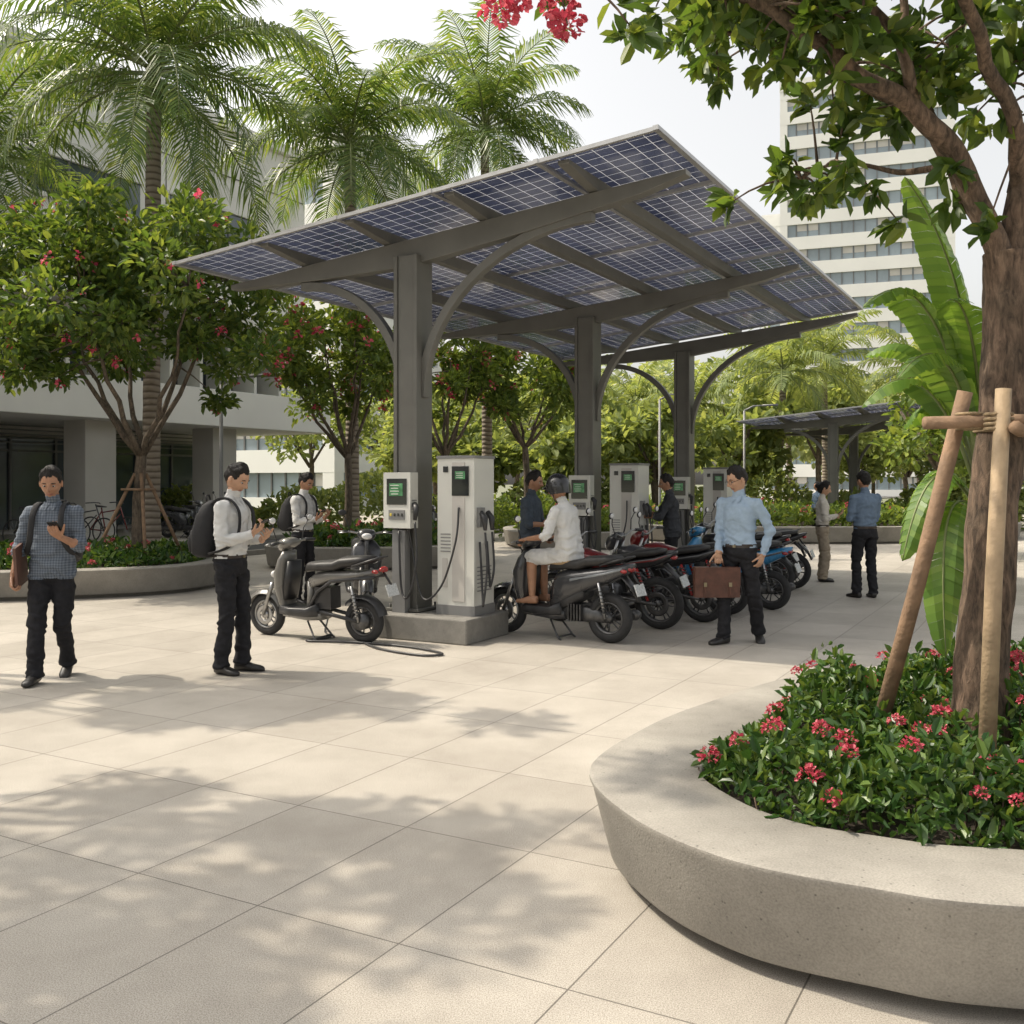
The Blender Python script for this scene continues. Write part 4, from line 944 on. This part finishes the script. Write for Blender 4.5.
person('man_plugging_charger', (2.3, 14.3, 0), 178, 1.72, shirt=cDGrey, lean=4, hands=[dict(p=(.42, .12, 1.12), curl=45), dict(p=(.4, -.1, 1.2), curl=45)], sleeve=.4, head=(15, 0), tuck=False)
def ex7(full, wr, sp, Rl):
    w = wr[1][0]; c = w+Vector((.03, .0, -.285)); rz = Matrix.Rotation(radians(-44), 3, 'Z')
    full.box(c, (.43, .10, .29), 14, rz); full.box(c+rz @ Vector((0, -.052, .06)), (.435, .01, .17), 14, rz); full.box(c+rz @ Vector((0, .052, .06)), (.435, .01, .17), 14, rz)
    for q in (-.12, .12):
        for sy in (-1, 1): full.box(c+rz @ Vector((q, sy*.06, -.02)), (.03, .01, .04), 10, rz); full.box(c+rz @ Vector((q, sy*.056, -.06)), (.02, .008, .17), 14, rz)
    full.tube([c+rz @ Vector((-.07, 0, .145)), c+rz @ Vector((-.06, 0, .185)), c+rz @ Vector((.06, 0, .185)), c+rz @ Vector((.07, 0, .145))], .009, 8, 14)
person('man_with_briefcase', (2.29, 9.98, 0), -135, 1.78, shirt=cBlue, pel=(0, 0, .905), twist=4, feet=[(-.2, .08, .1, 40, 10), (.17, -.08, .085, -10)], hands=[dict(p=(-.04, .22, .86), curl=30), dict(p=(.2, -.12, .88), d=(.05, 0, -1), n=(.6, .6, 0), curl=78, pole=(-.7, -.5, 0))],
       head=(20, -26), glasses=True, extras=ex7, skin=skinB, lean=3)
person('woman_standing', (5.05, 16.2, 0), -14, 1.62, shirt=cOff, trousers=cKhaki, fem=True, wide=1.3, hands=[dict(p=(.22, .05, 1.12), d=(.5, -.8, .2), curl=40), dict(p=(.25, -.05, 1.14), d=(.8, .15, .5), n=(-.5, 0, .85), curl=38)], head=(18, 0), bun=True, extras=ph_extra(1, -1), skin=skinB, collar=False)
person('man_standing', (4.93, 13.9, 0), 102, 1.75, shirt=cDenim, hands=[dict(p=(.24, .1, 1.1), curl=40), dict(p=(.26, -.08, 1.12), d=(.8, .15, .5), n=(-.5, 0, .85), curl=38)], head=(14, 10), extras=ph_extra(1, -1), feet=[(.02, .11, .085, 12), (-.03, -.1, .085, -12)])
person('woman_standing', (8.3, 27.0, 0), 200, 1.62, shirt=cDenim, fem=True, bun=True)
r_ = Vector((SR[0], SR[1], 0)); f_ = Vector((SF[0], SF[1], 0)); md = (r_+f_)/2; ang = math.atan2(f_.y-r_.y, f_.x-r_.x)
dv = Vector((cos(ang), sin(ang), 0)); hL = (f_-r_).length/2
person('scooter_rider', md-dv*.16, math.degrees(ang), 1.68, shirt=cWhite, trousers=cBeige, pel=(0, 0, .91), lean=10, short=True, sleeve=.15, tuck=False, helmet=True, head=(8, 0), legl=(.42, .41),
       feet=[(.40, .12, .44, 6), (.40, -.12, .44, -6)], poleK=Vector((1, 0, .6)),
       hands=[dict(p=((hL-.37+.16-.075)/.965, .27, 1.05), d=(.9, .25, -.15), n=(0, 0, -1), curl=55), dict(p=((hL-.37+.16-.075)/.965, -.27, 1.05), d=(.9, -.25, -.15), n=(0, 0, -1), curl=55)], shoes=skinA)

# ---------------------------------------------------------------- planters
def offset_poly(P, d):
    n = len(P); out = []
    for i in range(n):
        t = (P[(i+1) % n]-P[i-1]).normalized(); out.append(P[i]+Vector((-t.y, t.x, 0))*d)
    return out
def planter(name, ctrl, H, rim, lip=.1, soil=-.06, n=10):
    P = catmull([Vector((x, y, 0)) for x, y in ctrl], n); area = sum(P[i].x*P[(i+1) % len(P)].y-P[(i+1) % len(P)].x*P[i].y for i in range(len(P)))
    if area < 0: P.reverse()
    prof = [(lip+.14, 0), (lip+.14, .05), (lip+.01, .055), (lip, .07), (.014, H-.04), (.003, H-.018), (.004, H-.006), (.018, H), (rim-.012, H), (rim, H-.012), (rim, H+soil-.03)]
    V = []; F = []; m = len(P)
    for o, z in prof: V += [Vector((p.x, p.y, z)) for p in offset_poly(P, o)]
    for j in range(len(prof)-1):
        for i in range(m): F.append((j*m+i, j*m+(i+1) % m, (j+1)*m+(i+1) % m, (j+1)*m+i))
    mb = MB(); mb.add(V, F, 0); inner = offset_poly(P, rim-.005)
    c = sum(inner, Vector())/m; c.z = H+soil
    mb.add([Vector((p.x, p.y, H+soil)) for p in inner]+[c], [(i, (i+1) % m, m) for i in range(m)], 1, False)
    o = mb.build(name, [mConc, mSoil])
    es = o.modifiers.new('e', 'EDGE_SPLIT'); es.split_angle = radians(50)
    return inner
def inside(px, py, poly):
    x = np.array([p.x for p in poly]); y = np.array([p.y for p in poly]); x2 = np.roll(x, -1); y2 = np.roll(y, -1)
    r = np.zeros(len(px), bool)
    for a, b, c, d in zip(x, y, x2, y2):
        m = ((b > py) != (d > py)) & (px < (c-a)*(py-b)/(d-b+1e-12)+a); r ^= m
    return r
def shrubs(name, poly, z0, hmax, n, leafL, nfl, fmat, frad, mats=None, seed=3, mscale=2.5, wid=.42, rough=.5):
    r = np.random.default_rng(seed); xs = [p.x for p in poly]; ys = [p.y for p in poly]
    def edge(px, py):
        d = np.full(len(px), 9.)
        for i in range(len(poly)):
            a = np.array(poly[i][:2]); b = np.array(poly[(i+1) % len(poly)][:2]); e = b-a; t = np.clip(((px-a[0])*e[0]+(py-a[1])*e[1])/(e @ e+1e-12), 0, 1)
            d = np.minimum(d, np.hypot(px-a[0]-t*e[0], py-a[1]-t*e[1]))
        return d
    mb = MB()
    px = r.uniform(min(xs), max(xs), n*3); py = r.uniform(min(ys), max(ys), n*3); m = inside(px, py, poly); px = px[m][:n]; py = py[m][:n]
    ed = edge(px, py)
    hn = np.array([noise.noise(Vector((x*mscale, y*mscale, seed)))+.5*noise.noise(Vector((x*mscale*3.2, y*mscale*3.2, seed+4))) for x, y in zip(px, py)])
    hh = hmax*np.clip(ed/.22, .25, 1)**.6*(.72+rough*hn)
    q = r.uniform(0, 1, len(px))**.45
    pz = z0+hh*q
    C = np.stack([px, py, pz], 1); A = r.normal(size=(len(px), 3))*.8+np.array([0, 0, .55])
    add_leaves(mb, C, A, leafL*r.uniform(.6, 1.3, len(px)), wid, 0, r=r)
    for k in range(min(260, n//60)):
        x, y, z = C[k]; mb.tube([(x, y, z0-.02), (x+r.uniform(-.03, .03), y+r.uniform(-.03, .03), z)], [.005, .003], 4, 2)
    idx = r.permutation(len(px))[:nfl]
    for i in idx:
        fr = frad*r.uniform(.6, 1.15)
        c = (px[i], py[i], z0+hh[i]+fr*.7)
        d = sph(60, r); d[:, 2] = np.abs(d[:, 2])*1.1-.25; CC = np.array(c)+d*fr*r.uniform(.7, 1.0, (60, 1))
        add_leaves(mb, CC, d+r.normal(size=(60, 3))*.7, fr*.42, .8, 1, r=r)
    return mb.build(name, mats or [mLeafS, fmat, mBark])
near = [(.325, 4.2), (.42, 3.62), (.68, 3.2), (1.05, 2.97), (1.456, 2.83), (2.6, 2.72), (4.0, 3.1), (4.9, 4.5), (4.5, 6.0), (3.2, 6.7), (1.9, 6.3), (1.05, 5.45), (.6, 4.82)]
inner = planter('concrete_planter', near, .4, .47, .09)
shrubs('ixora_shrubs', inner, .33, .34, 26000, .06, 150, mFlower, .04, seed=4, rough=.7, mscale=2.2)
pl2 = [(-9.5, 13.2), (-7.0, 13.35), (-5.2, 14.0), (-4.5, 15.0), (-4.6, 16.3), (-5.6, 17.6), (-8, 17.6), (-10, 15.5)]
inn2 = planter('concrete_planter', pl2, .4, .4, .06)
shrubs('flowering_shrubs', inn2, .33, .32, 8000, .11, 60, mFlower, .05, seed=5)
pl3 = [(-4.6, 18.6), (-3.0, 18.0), (-1.2, 18.6), (-.4, 20.3), (-1.2, 22), (-3, 22.4), (-4.6, 21)]
inn3 = planter('concrete_planter', pl3, .42, .4, .06)
shrubs('flowering_shrubs', inn3, .35, .4, 6000, .13, 50, mFlower, .06, seed=6)
pl4 = [(4.0, 27), (8.0, 26), (13, 27), (15, 30), (12, 33), (6, 33), (3.5, 30)]
inn4 = planter('concrete_planter', pl4, .45, .4, .06)
shrubs('flowering_shrubs', inn4, .38, .6, 8000, .2, 40, mFlower, .1, seed=8, mats=[mLeafB, mFlower, mBark])
pl5 = [(.2, 24), (2.0, 23.6), (3.2, 25), (2.8, 28), (1, 29), (-.2, 27)]
inn5 = planter('concrete_planter', pl5, .42, .4, .06)
shrubs('flowering_shrubs', inn5, .35, .6, 5000, .16, 40, mFlower, .08, seed=9, mats=[mLeafB, mFlower, mBark])

# ---------------------------------------------------------------- trees
broad_tree('flowering_tree', (-5.85, 15.6, .3), (-5.8, 15.6, 2.1), (-5.95, 15.6, 4.35), (2.3, 2.0, 1.8), 68, 200, .155, [mBarkG, mLeafA, mFlowerP], .085, 90, 21, .23, fsz=.06)
broad_tree('flowering_tree', (-3.45, 20.6, .3), (-3.4, 20.6, 2.2), (-3.7, 20.6, 4.1), (1.7, 1.5, 1.45), 38, 145, .17, [mBarkG, mLeafB, mFlower], .075, 90, 22, .27, fsz=.07)
broad_tree('flowering_tree', (.35, 25.5, .3), (.33, 25.5, 2.6), (.4, 25.5, 4.2), (1.9, 1.7, 1.4), 34, 145, .19, [mBarkG, mLeafB, mFlower], .08, 70, 23, .27, fsz=.08)
broad_tree('flowering_tree', (-1.6, 24, .0), (-1.6, 24, 2.3), (-1.6, 24, 4.3), (1.7, 1.7, 1.3), 28, 145, .19, [mBarkG, mLeafB, mFlower], .08, 60, 29, .27, fsz=.08)
mb = MB()
for a in range(4):
    an = a*pi/2+.5; mb.tube([(-5.85+.75*cos(an), 15.6+.75*sin(an), .25), (-5.82+.08*cos(an), 15.6+.08*sin(an), 1.75)], .028, 7)
for a in range(4):
    a1 = a*pi/2+.5; a2 = a1+pi/2; mb.tube([(-5.85+.25*cos(a1), 15.6+.25*sin(a1), 1.5), (-5.85+.25*cos(a2), 15.6+.25*sin(a2), 1.5)], .022, 6)
mb.build('tree_stakes', [mWoodPole])
def put_palm(me, x, y, rot, sc=1):
    me.matrix_world = Matrix.Translation((x, y, 0)) @ Matrix.Rotation(rot, 4, 'Z') @ Matrix.Scale(sc, 4); return me
put_palm(palm_mesh('royal_palm_tree', 8.5, .165, 32, 3.6, 31, (.05, 0), 58, .048), -6.6, 18.2, .4)
put_palm(palm_mesh('royal_palm_tree', 8.7, .155, 30, 3.2, 32, (.1, .1), 54, .052), -3.6, 22.5, 1.4)
put_palm(palm_mesh('royal_palm_tree', 10.7, .15, 30, 3.5, 33, (0, .1), 52, .058), -.68, 27.5, 2.4)
put_palm(palm_mesh('royal_palm_tree', 7.4, .17, 24, 3.2, 34, (.1, 0), 46, .055), -10.6, 19.5, .1)
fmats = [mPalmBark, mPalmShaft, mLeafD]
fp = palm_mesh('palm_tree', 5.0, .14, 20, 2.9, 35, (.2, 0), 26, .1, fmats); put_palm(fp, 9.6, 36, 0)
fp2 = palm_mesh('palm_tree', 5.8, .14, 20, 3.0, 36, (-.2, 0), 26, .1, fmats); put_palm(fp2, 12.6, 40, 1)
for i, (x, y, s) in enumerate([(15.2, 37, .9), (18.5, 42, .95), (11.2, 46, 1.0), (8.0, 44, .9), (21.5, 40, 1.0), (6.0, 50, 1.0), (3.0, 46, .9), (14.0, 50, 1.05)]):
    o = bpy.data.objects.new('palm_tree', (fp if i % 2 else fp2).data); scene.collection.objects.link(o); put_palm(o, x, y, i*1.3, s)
def tree_mass(name, items, leafL, mats, seed, nleaf=100):
    r = np.random.default_rng(seed); mb = MB()
    for (x, y, h, w) in items:
        mb.tube([(x, y, 0), (x+r.uniform(-.2, .2), y, h*.35), (x, y, h*.6)], [.16, .12, .08], 7, 0)
        for k in range(5):
            a = r.uniform(0, 6.28); mb.tube([(x, y, h*.35), (x+cos(a)*w*.5, y+sin(a)*w*.5, h*.7)], [.08, .03], 5, 0)
        for k in range(18):
            d = sph(1, r)[0]*r.uniform(.4, 1); c = np.array([x+d[0]*w, y+d[1]*w, h*.66+d[2]*h*.33]); n = nleaf
            dd = sph(n, r); C = c+dd*np.array([1, 1, .6])*w*.34*(r.uniform(.2, 1, (n, 1))**.6)
            add_leaves(mb, C, dd+r.normal(size=(n, 3))*.5, leafL, .6, 1, r=r)
    return mb.build(name, mats)
rr = random.Random(5)
it = [(x, 47+rr.uniform(-4, 6), rr.uniform(5.0, 7.4), rr.uniform(2.2, 3.4)) for x in np.arange(-10, 34, 3.4)]
it += [(x, 36+rr.uniform(-2, 2), rr.uniform(3.8, 5.2), rr.uniform(1.6, 2.2)) for x in (-4, -1, 2, 5, 8, 15.5, 18, 21)]
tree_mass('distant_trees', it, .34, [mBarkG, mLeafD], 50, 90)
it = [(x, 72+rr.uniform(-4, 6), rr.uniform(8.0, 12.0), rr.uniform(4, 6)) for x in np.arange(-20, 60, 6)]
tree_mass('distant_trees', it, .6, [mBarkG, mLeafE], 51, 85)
it = [(11.5, 18.5, 5.6, 2.2), (9.6, 22, 4.6, 1.9), (13, 22, 6.0, 2.4), (8.3, 14.5, 4.2, 1.6)]
tree_mass('garden_trees', it, .2, [mBarkG, mLeafB], 52, 90)
mb = MB(); n = 14000; px = rng.uniform(-14, 30, n); py = 34+rng.uniform(-1.2, 1.2, n); pz = rng.uniform(0, 1, n)**.6*(1.3+.4*np.sin(px*.9)+.3*np.sin(px*2.3))
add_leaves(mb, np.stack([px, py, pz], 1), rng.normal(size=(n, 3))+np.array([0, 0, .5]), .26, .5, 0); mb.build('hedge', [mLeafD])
mb = MB(); n = 6000; tt = -8.2+rng.uniform(-.5, .5, n); ss = rng.uniform(14.5, 34, n); pz = rng.uniform(0, 1, n)**.6*(1.0+.25*np.sin(ss*1.7))
add_leaves(mb, np.array([P1.x, P1.y, 0])+tt[:, None]*np.array(VV)+ss[:, None]*np.array(U)+np.stack([0*tt, 0*tt, pz], 1), rng.normal(size=(n, 3))+np.array([0, 0, .5]), .16, .5, 0); mb.build('hedge', [mLeafB])

def fg_tree():
    mb = MB(); r = np.random.default_rng(77); rd = random.Random(77)
    tk = catmull([(2.06, 4.42, .3), (2.09, 4.4, 1.0), (2.15, 4.4, 1.75), (2.2, 4.42, 2.3), (2.18, 4.42, 2.62)], 22, False)
    n = len(tk); mb.tube(tk, [.112*(1.25-.25*min(1, i/12)-.2*i/n) for i in range(n)], 44, 0)
    for i in range(len(mb.V)):
        v = Vector(mb.V[i]); c = tk[min(n-1, i//44)]; d = (v-c); d.z = 0; d.normalize()
        v += d*(.016*noise.noise(Vector((v.x*9, v.y*9, v.z*3)))+.008*noise.noise(Vector((v.x*30, v.y*30, v.z*7)))+.006*abs(noise.noise(Vector((v.x*45, v.y*45, v.z*9))))); mb.V[i] = tuple(v)
    br = [([(2.18, 4.42, 2.5), (2.0, 4.4, 2.98), (1.72, 4.3, 3.22), (1.43, 4.2, 3.36), (1.13, 4.15, 3.52), (.75, 4.15, 3.68), (.25, 4.2, 3.76)], .058),
          ([(2.18, 4.42, 2.55), (2.02, 4.5, 3.0), (1.93, 4.6, 3.3), (1.87, 4.7, 3.75), (1.8, 4.8, 4.5)], .052),
          ([(2.19, 4.42, 2.5), (2.28, 4.45, 2.94), (2.4, 4.4, 3.6), (2.6, 4.4, 4.4)], .07),
          ([(2.2, 4.45, 2.5), (2.5, 4.8, 3.1), (2.9, 5.0, 3.7), (3.2, 5.2, 4.4)], .055),
          ([(2.25, 4.45, 2.9), (2.05, 4.2, 3.3), (1.75, 3.95, 3.62), (1.3, 3.8, 3.85), (.9, 3.8, 3.95)], .038),
          ([(1.72, 4.3, 3.22), (1.6, 4.2, 3.5), (1.35, 4.3, 3.9), (1.1, 4.4, 4.3)], .03),
          ([(2.0, 4.4, 2.98), (1.85, 4.6, 3.05), (1.65, 4.8, 3.12), (1.42, 4.9, 3.1)], .02),
          ([(1.93, 4.6, 3.3), (1.6, 4.9, 3.6), (1.3, 5.1, 3.85), (1.0, 5.2, 4.0)], .03)]
    samp = []
    for bi, (pts, r0) in enumerate(br):
        c = catmull(pts, 7, False); m = len(c)
        cc_ = [p+Vector((noise.noise(p*4), noise.noise(p*4+Vector((9, 0, 0))), noise.noise(p*4+Vector((0, 9, 0)))))*.05 if 0 < i < m-1 else p for i, p in enumerate(c)]
        mb.tube(cc_, [r0*(1-.82*i/m) for i in range(m)], 10, 0); samp += cc_[int(m*(.75 if bi == 6 else .5)):]
    tips = []
    for k in range(210):
        p = samp[rd.randrange(len(samp))]; d = Vector((rd.gauss(0, 1), rd.gauss(0, 1), rd.gauss(.25, .55))).normalized(); L = rd.uniform(.12, .42)
        if p.x < .7 and rd.random() < .6: continue
        e_ = p+d*L+Vector((0, 0, -.03)); mb.tube(bez(p, p+d*L*.5+Vector((0, 0, .05)), e_, 5), [.009, .007, .006, .005, .003], 5, 0); tips.append((e_, d))
        if rd.random() < .4: q = p.lerp(e_, .6)+Vector((rd.gauss(0, .04), rd.gauss(0, .04), rd.gauss(0, .04))); tips.append((q, d))
    for (x, y, z) in ((1.98, 4.5, 2.86), (1.75, 4.5, 2.78), (1.9, 4.3, 2.95), (1.42, 4.6, 2.98), (1.3, 4.7, 3.05), (2.05, 4.3, 2.7)):
        p = min(samp, key=lambda s_: (s_-Vector((x, y, z))).length); e_ = Vector((x, y, z)); mb.tube(bez(p, (p+e_)/2+Vector((0, 0, .06)), e_, 5), [.009, .007, .006, .005, .003], 5, 0); tips.append((e_, Vector((-.3, 0, -.2))))
    for k in range(360):
        a = rd.uniform(0, 6.28); q = sqrt(rd.random()); e_ = Vector((2.3+cos(a)*q*1.9, 4.7+sin(a)*q*1.7, 4.1+rd.uniform(-.2, 1.1)*(1.1-q*.5))); tips.append((e_, Vector((cos(a), sin(a), .4))))
    for e_, d in tips:
        n = rd.randint(8, 14); dd = sph(n, r)*1.0+np.array(d)*.7; dd[:, 2] -= .15
        C = np.array(e_)+sph(n, r)*.035; add_leaves(mb, C, dd, .115, .46, 1, r=r, fold=.09)
    for c in [(.235, 4.2, 3.53), (-.05, 4.2, 3.6), (.2, 4.25, 3.64), (.02, 4.22, 3.67)]:
        d = sph(90, r); add_leaves(mb, np.array(c)+d*np.array([.075, .07, .055])*r.uniform(.5, 1, (90, 1)), d+r.normal(size=(90, 3))*.5, .034, .8, 2, r=r)
    mb.tube([(.5, 4.17, 3.72), (.2, 4.2, 3.70), (-.05, 4.2, 3.68)], [.01, .007, .004], 6, 0)
    for p0, p1 in (((.2, 4.2, 3.70), (.235, 4.2, 3.53)), ((-.02, 4.2, 3.68), (-.05, 4.2, 3.6))): mb.tube([p0, p1], .004, 5, 0)
    return mb.build('plaza_tree', [mBark, mLeafF, mFlower])
fg_tree()
mb = MB()
mb.tube([(1.66, 4.62, .3), (1.8, 4.42, 1.15), (1.93, 4.24, 1.99)], [.036, .034, .032], 12, 0)
mb.tube([(1.9, 4.0, .3), (1.935, 4.0, 1.2), (1.985, 4.02, 1.98)], [.034, .033, .031], 12, 1)
mb.tube([(2.55, 4.7, .3), (2.36, 4.56, 1.97)], .034, 12, 1)
mb.tube([(1.72, 4.15, 1.85), (2.5, 4.18, 1.87)], .028, 10, 0)
mb.tube([(2.0, 3.95, 1.82), (2.42, 4.7, 1.83)], .028, 10, 0)
for x, y, z in ((1.93, 4.2, 1.86), (1.98, 4.05, 1.85), (2.17, 4.4, 1.86)):
    for k in range(4): mb.torus((x, y, z-.03+.02*k), .05 if x < 2.1 else .115, .008, 'z', 2, 16, 6)
mb.build('tree_support_poles', [mWoodPole, mBamboo, mRope])

def banana(name, base, leaves, seed=1):
    mb = MB(); r = random.Random(seed); base = Vector(base)
    mb.tube([base, base+Vector((.02, 0, .7)), base+Vector((0, 0, 1.25))], [.075, .06, .045], 12, 0)
    for (tip, ctrl, w) in leaves:
        a = base+Vector((0, 0, 1.0)); P = bez(a, ctrl, tip, 44); n = len(P)
        mb.tube(P, [.014*(1-.8*i/n) for i in range(n)], 6, 0)
        for sg in (-1, 1):
            i0 = 10
            V = []; F = []; tear = 0
            for i in range(i0, n-1):
                T = (P[i+1]-P[i]).normalized()
                S = T.cross(Vector((0, 0, 1))); S = S.normalized() if S.length > .05 else Vector((1, 0, 0)); N = S.cross(T).normalized()
                s0 = (i-i0)/(n-1-i0); s1 = (i+1-i0)/(n-1-i0)
                wd = lambda s: w*(sin(pi*min(1, s*.93+.07))**.55)*.5
                if r.random() < .2: tear = r.uniform(-.45, .12)
                k = len(V)
                for s_, p in ((s0, P[i]), (s1, P[i+1])):
                    ww = wd(s_)
                    for q in (0, .5, 1.0):
                        V.append(p+S*sg*ww*q*(1-.1*abs(tear)*q)+N*(ww*q*(.42-.85*q)+tear*ww*q*q*.6+.006*(i % 2)*q)+T*ww*q*.4)
                F += [(k, k+1, k+4, k+3), (k+1, k+2, k+5, k+4)]
            mb.add(V, F, 1, False)
    return mb.build(name, [mPalmShaft, mLeafBan])
banana('banana_plant', (2.55, 5.35, .35), [((2.05, 5.2, 3.2), (2.5, 5.3, 2.7), .28), ((1.80, 5.1, 2.5), (2.25, 5.2, 2.95), .27), ((1.92, 4.95, 2.12), (2.3, 5.1, 2.6), .27), ((1.86, 5.3, 2.0), (2.25, 5.3, 2.5), .22),
                                          ((2.0, 5.1, 1.2), (2.2, 5.2, 2.0), .25), ((2.18, 5.0, .72), (2.15, 5.1, 1.85), .25), ((2.9, 5.2, 3.1), (2.65, 5.3, 2.7), .26), ((3.1, 5.0, 2.2), (2.9, 5.2, 2.7), .26), ((2.35, 5.6, 2.9), (2.5, 5.5, 2.6), .24), ((2.45, 4.95, .95), (2.4, 5.1, 1.9), .24),
                                          ((1.95, 5.5, 2.3), (2.35, 5.4, 2.6), .25), ((2.2, 5.6, 1.9), (2.4, 5.5, 2.3), .24), ((2.15, 4.9, 2.5), (2.4, 5.1, 2.6), .24), ((2.25, 5.7, 1.3), (2.35, 5.5, 2.0), .24)], 2)
TS = [mBarkG, mLeafB, mFlower]
broad_tree('shade_tree', (-6.6, 5.4, 0), (-6.5, 5.4, 3.2), (-5.3, 5.25, 5.9), (2.15, 1.5, .85), 34, 95, .16, TS, .1, 0, 61, .19, lo=.25)
broad_tree('shade_tree', (-8.0, 9.2, 0), (-7.9, 9.1, 3.6), (-6.7, 8.35, 6.5), (2.0, 1.0, .9), 34, 110, .16, TS, .1, 0, 62, .2, lo=.2)
broad_tree('shade_tree', (-5.4, 2.6, 0), (-5.3, 2.7, 2.6), (-4.6, 3.35, 4.8), (1.7, 1.2, .8), 28, 90, .16, TS, .1, 0, 63, .19, lo=.25)

# ---------------------------------------------------------------- buildings
def left_building():
    e = empty('office_building', GRID); X0 = -16.8; s0, s1 = -26, 17.9; Lm = s1-s0; sc = (s0+s1)/2
    w = MB()
    w.box((X0-10.0, sc, 9.6), (20, Lm, 6.0), 0)
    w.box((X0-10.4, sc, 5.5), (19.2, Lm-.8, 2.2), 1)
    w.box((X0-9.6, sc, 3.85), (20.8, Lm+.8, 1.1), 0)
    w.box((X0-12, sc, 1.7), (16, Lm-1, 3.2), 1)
    for s in list(np.arange(.4, 18, 4.6))+list(np.arange(-22, 0, 4.6)): w.box((X0-.5, float(s), 1.65), (.9, 1.0, 3.3), 1)
    w.box((X0-10, sc, 12.75), (20.4, Lm+.4, .3), 0)
    w.box((X0-9.3, sc, 6.45), (21.4, Lm+.3, .22), 0)
    w.build('walls', [mBuild, mBuild2], e, bevel=.02)
    g = MB()
    g.box((X0-3.93, sc, 1.6), (.12, Lm-1.4, 2.7), 0)
    g.box((X0-.76, sc, 5.45), (.1, Lm-1.2, 1.8), 0)
    for a in np.arange(s0+1, s1-2.6, 4.6): g.box((X0+.0, float(a)+1.9, 9.55), (.05, 3.5, 1.0), 0)
    g.build('windows', [mGlass], e)
    f = MB()
    for a in np.arange(s0+1, s1-.5, 1.15): f.box((X0-.25, float(a), 5.37), (.95, .12, 1.94), 0)
    for a in np.arange(s0+1, s1-.5, 1.5): f.box((X0-3.84, float(a), 1.6), (.08, .07, 2.7), 1)
    f.box((X0-3.84, sc, 2.55), (.09, Lm-1.4, .07), 1)
    for a in np.arange(s0+1, s1-2.6, 4.6):
        f.box((X0+.05, float(a)+1.9, 10.1), (.14, 3.7, .1), 0); f.box((X0+.05, float(a)+1.9, 9.0), (.14, 3.7, .1), 0)
        for q in (1.15, 2.3): f.box((X0+.03, float(a)+q+.17, 9.55), (.06, .06, .98), 1)
    for z in (2.75, 2.87, 2.99, 3.11, 3.23): f.box((X0-3.0, sc, z), (.05, Lm-2, .04), 1)
    f.box((X0+.01, sc, 8.1), (.03, Lm-.2, .03), 1); f.box((X0+.01, sc, 11.2), (.03, Lm-.2, .03), 1)
    for a in np.arange(s0+2, s1-1, 4.6): f.box((X0+.008, float(a)-1.0, 9.6), (.02, .03, 5.8), 1)
    f.build('window_frames', [mBuild, mMull], e)
left_building()
def block(name, mat, w, d, h, floors, bays=10, base=0, wall=None, fr=.52):
    e = empty(name, mat); fh = (h-base)/floors; m = MB(); g = MB(); f = MB()
    g.box((0, 0, h/2), (w-.5, d-.5, h-.6), 0)
    for i in range(floors+1):
        z = base+i*fh; m.box((0, 0, z), (w, d, fh*(1-fr)), 0)
    m.box((0, 0, h+fh*.3), (w+.1, d+.1, fh*.45), 0); m.box((w*.1, 0, h+fh*.9), (w*.4, d*.5, fh*1.2), 0)
    for sx in (-1, 1):
        for sy in (-1, 1): m.box((sx*(w/2-.45), sy*(d/2-.45), h/2), (.88, .88, h-.1), 0)
    for i in range(bays+1):
        x = -w/2+.6+(w-1.2)*i/bays
        for sy in (-1, 1): f.box((x, sy*(d/2-.22), h/2), (.1, .1, h-.3), 0)
        y = -d/2+.6+(d-1.2)*i/bays
        for sx in (-1, 1): f.box((sx*(w/2-.22), y, h/2), (.1, .1, h-.3), 0)
    q = random.Random(len(name)+floors)
    for i in range(floors):
        for k in range(bays):
            if q.random() < .35:
                x = -w/2+.6+(w-1.2)*(k+.5)/bays; f.box((x, -(d/2-.235), base+(i+.5)*fh+fh*fr*.22), ((w-1.2)/bays-.2, .02, fh*fr*.5), 1)
                y = -d/2+.6+(d-1.2)*(k+.5)/bays; f.box((w/2-.235, y, base+(i+.5)*fh+fh*fr*.2), (.02, (d-1.2)/bays-.2, fh*fr*.5), 1)
    m.build('walls', [wall or mBuild], e); g.build('windows', [mGlassB], e); f.build('window_frames', [mMull, mBuild2], e)
mTower = M('tower_cladding', (.74, .735, .71), .7, 0, .2, .05)
block('office_tower', Matrix.Translation((45.5, 128, 0)) @ Matrix.Rotation(-TH*.7, 4, 'Z'), 20, 16, 50, 16, wall=mTower, bays=14, fr=.5)
block('apartment_building', Matrix.Translation((42.5, 134, 0)) @ Matrix.Rotation(-TH*.7, 4, 'Z'), 16, 12, 35, 10, wall=mTower, bays=8)
block('office_block', Matrix.Translation((-11.5, 66, 0)) @ Matrix.Rotation(-TH, 4, 'Z'), 9, 12, 20.5, 7, wall=mTower, bays=7)
def lamp(x, y, h=4.6):
    m = MB(); m.tube([(x, y, 0), (x, y, .3), (x, y, h)], [.06, .045, .035], 10); m.tube([(x, y, h), (x+.3, y, h+.15), (x+.8, y, h+.18)], [.03, .025, .02], 8); m.rings([((x+.6, y, h+.17), (0, .07, 0), (0, 0, .03), 3), ((x+1.1, y, h+.19), (0, .1, 0), (0, 0, .035), 3)], 12); m.box((x, y, .02), (.24, .24, .04))
    m.build('street_lamp', [mChG])
lamp(-5.9, 20.2, 3.6); lamp(4.6, 31, 4.2); lamp(7.7, 33, 4)
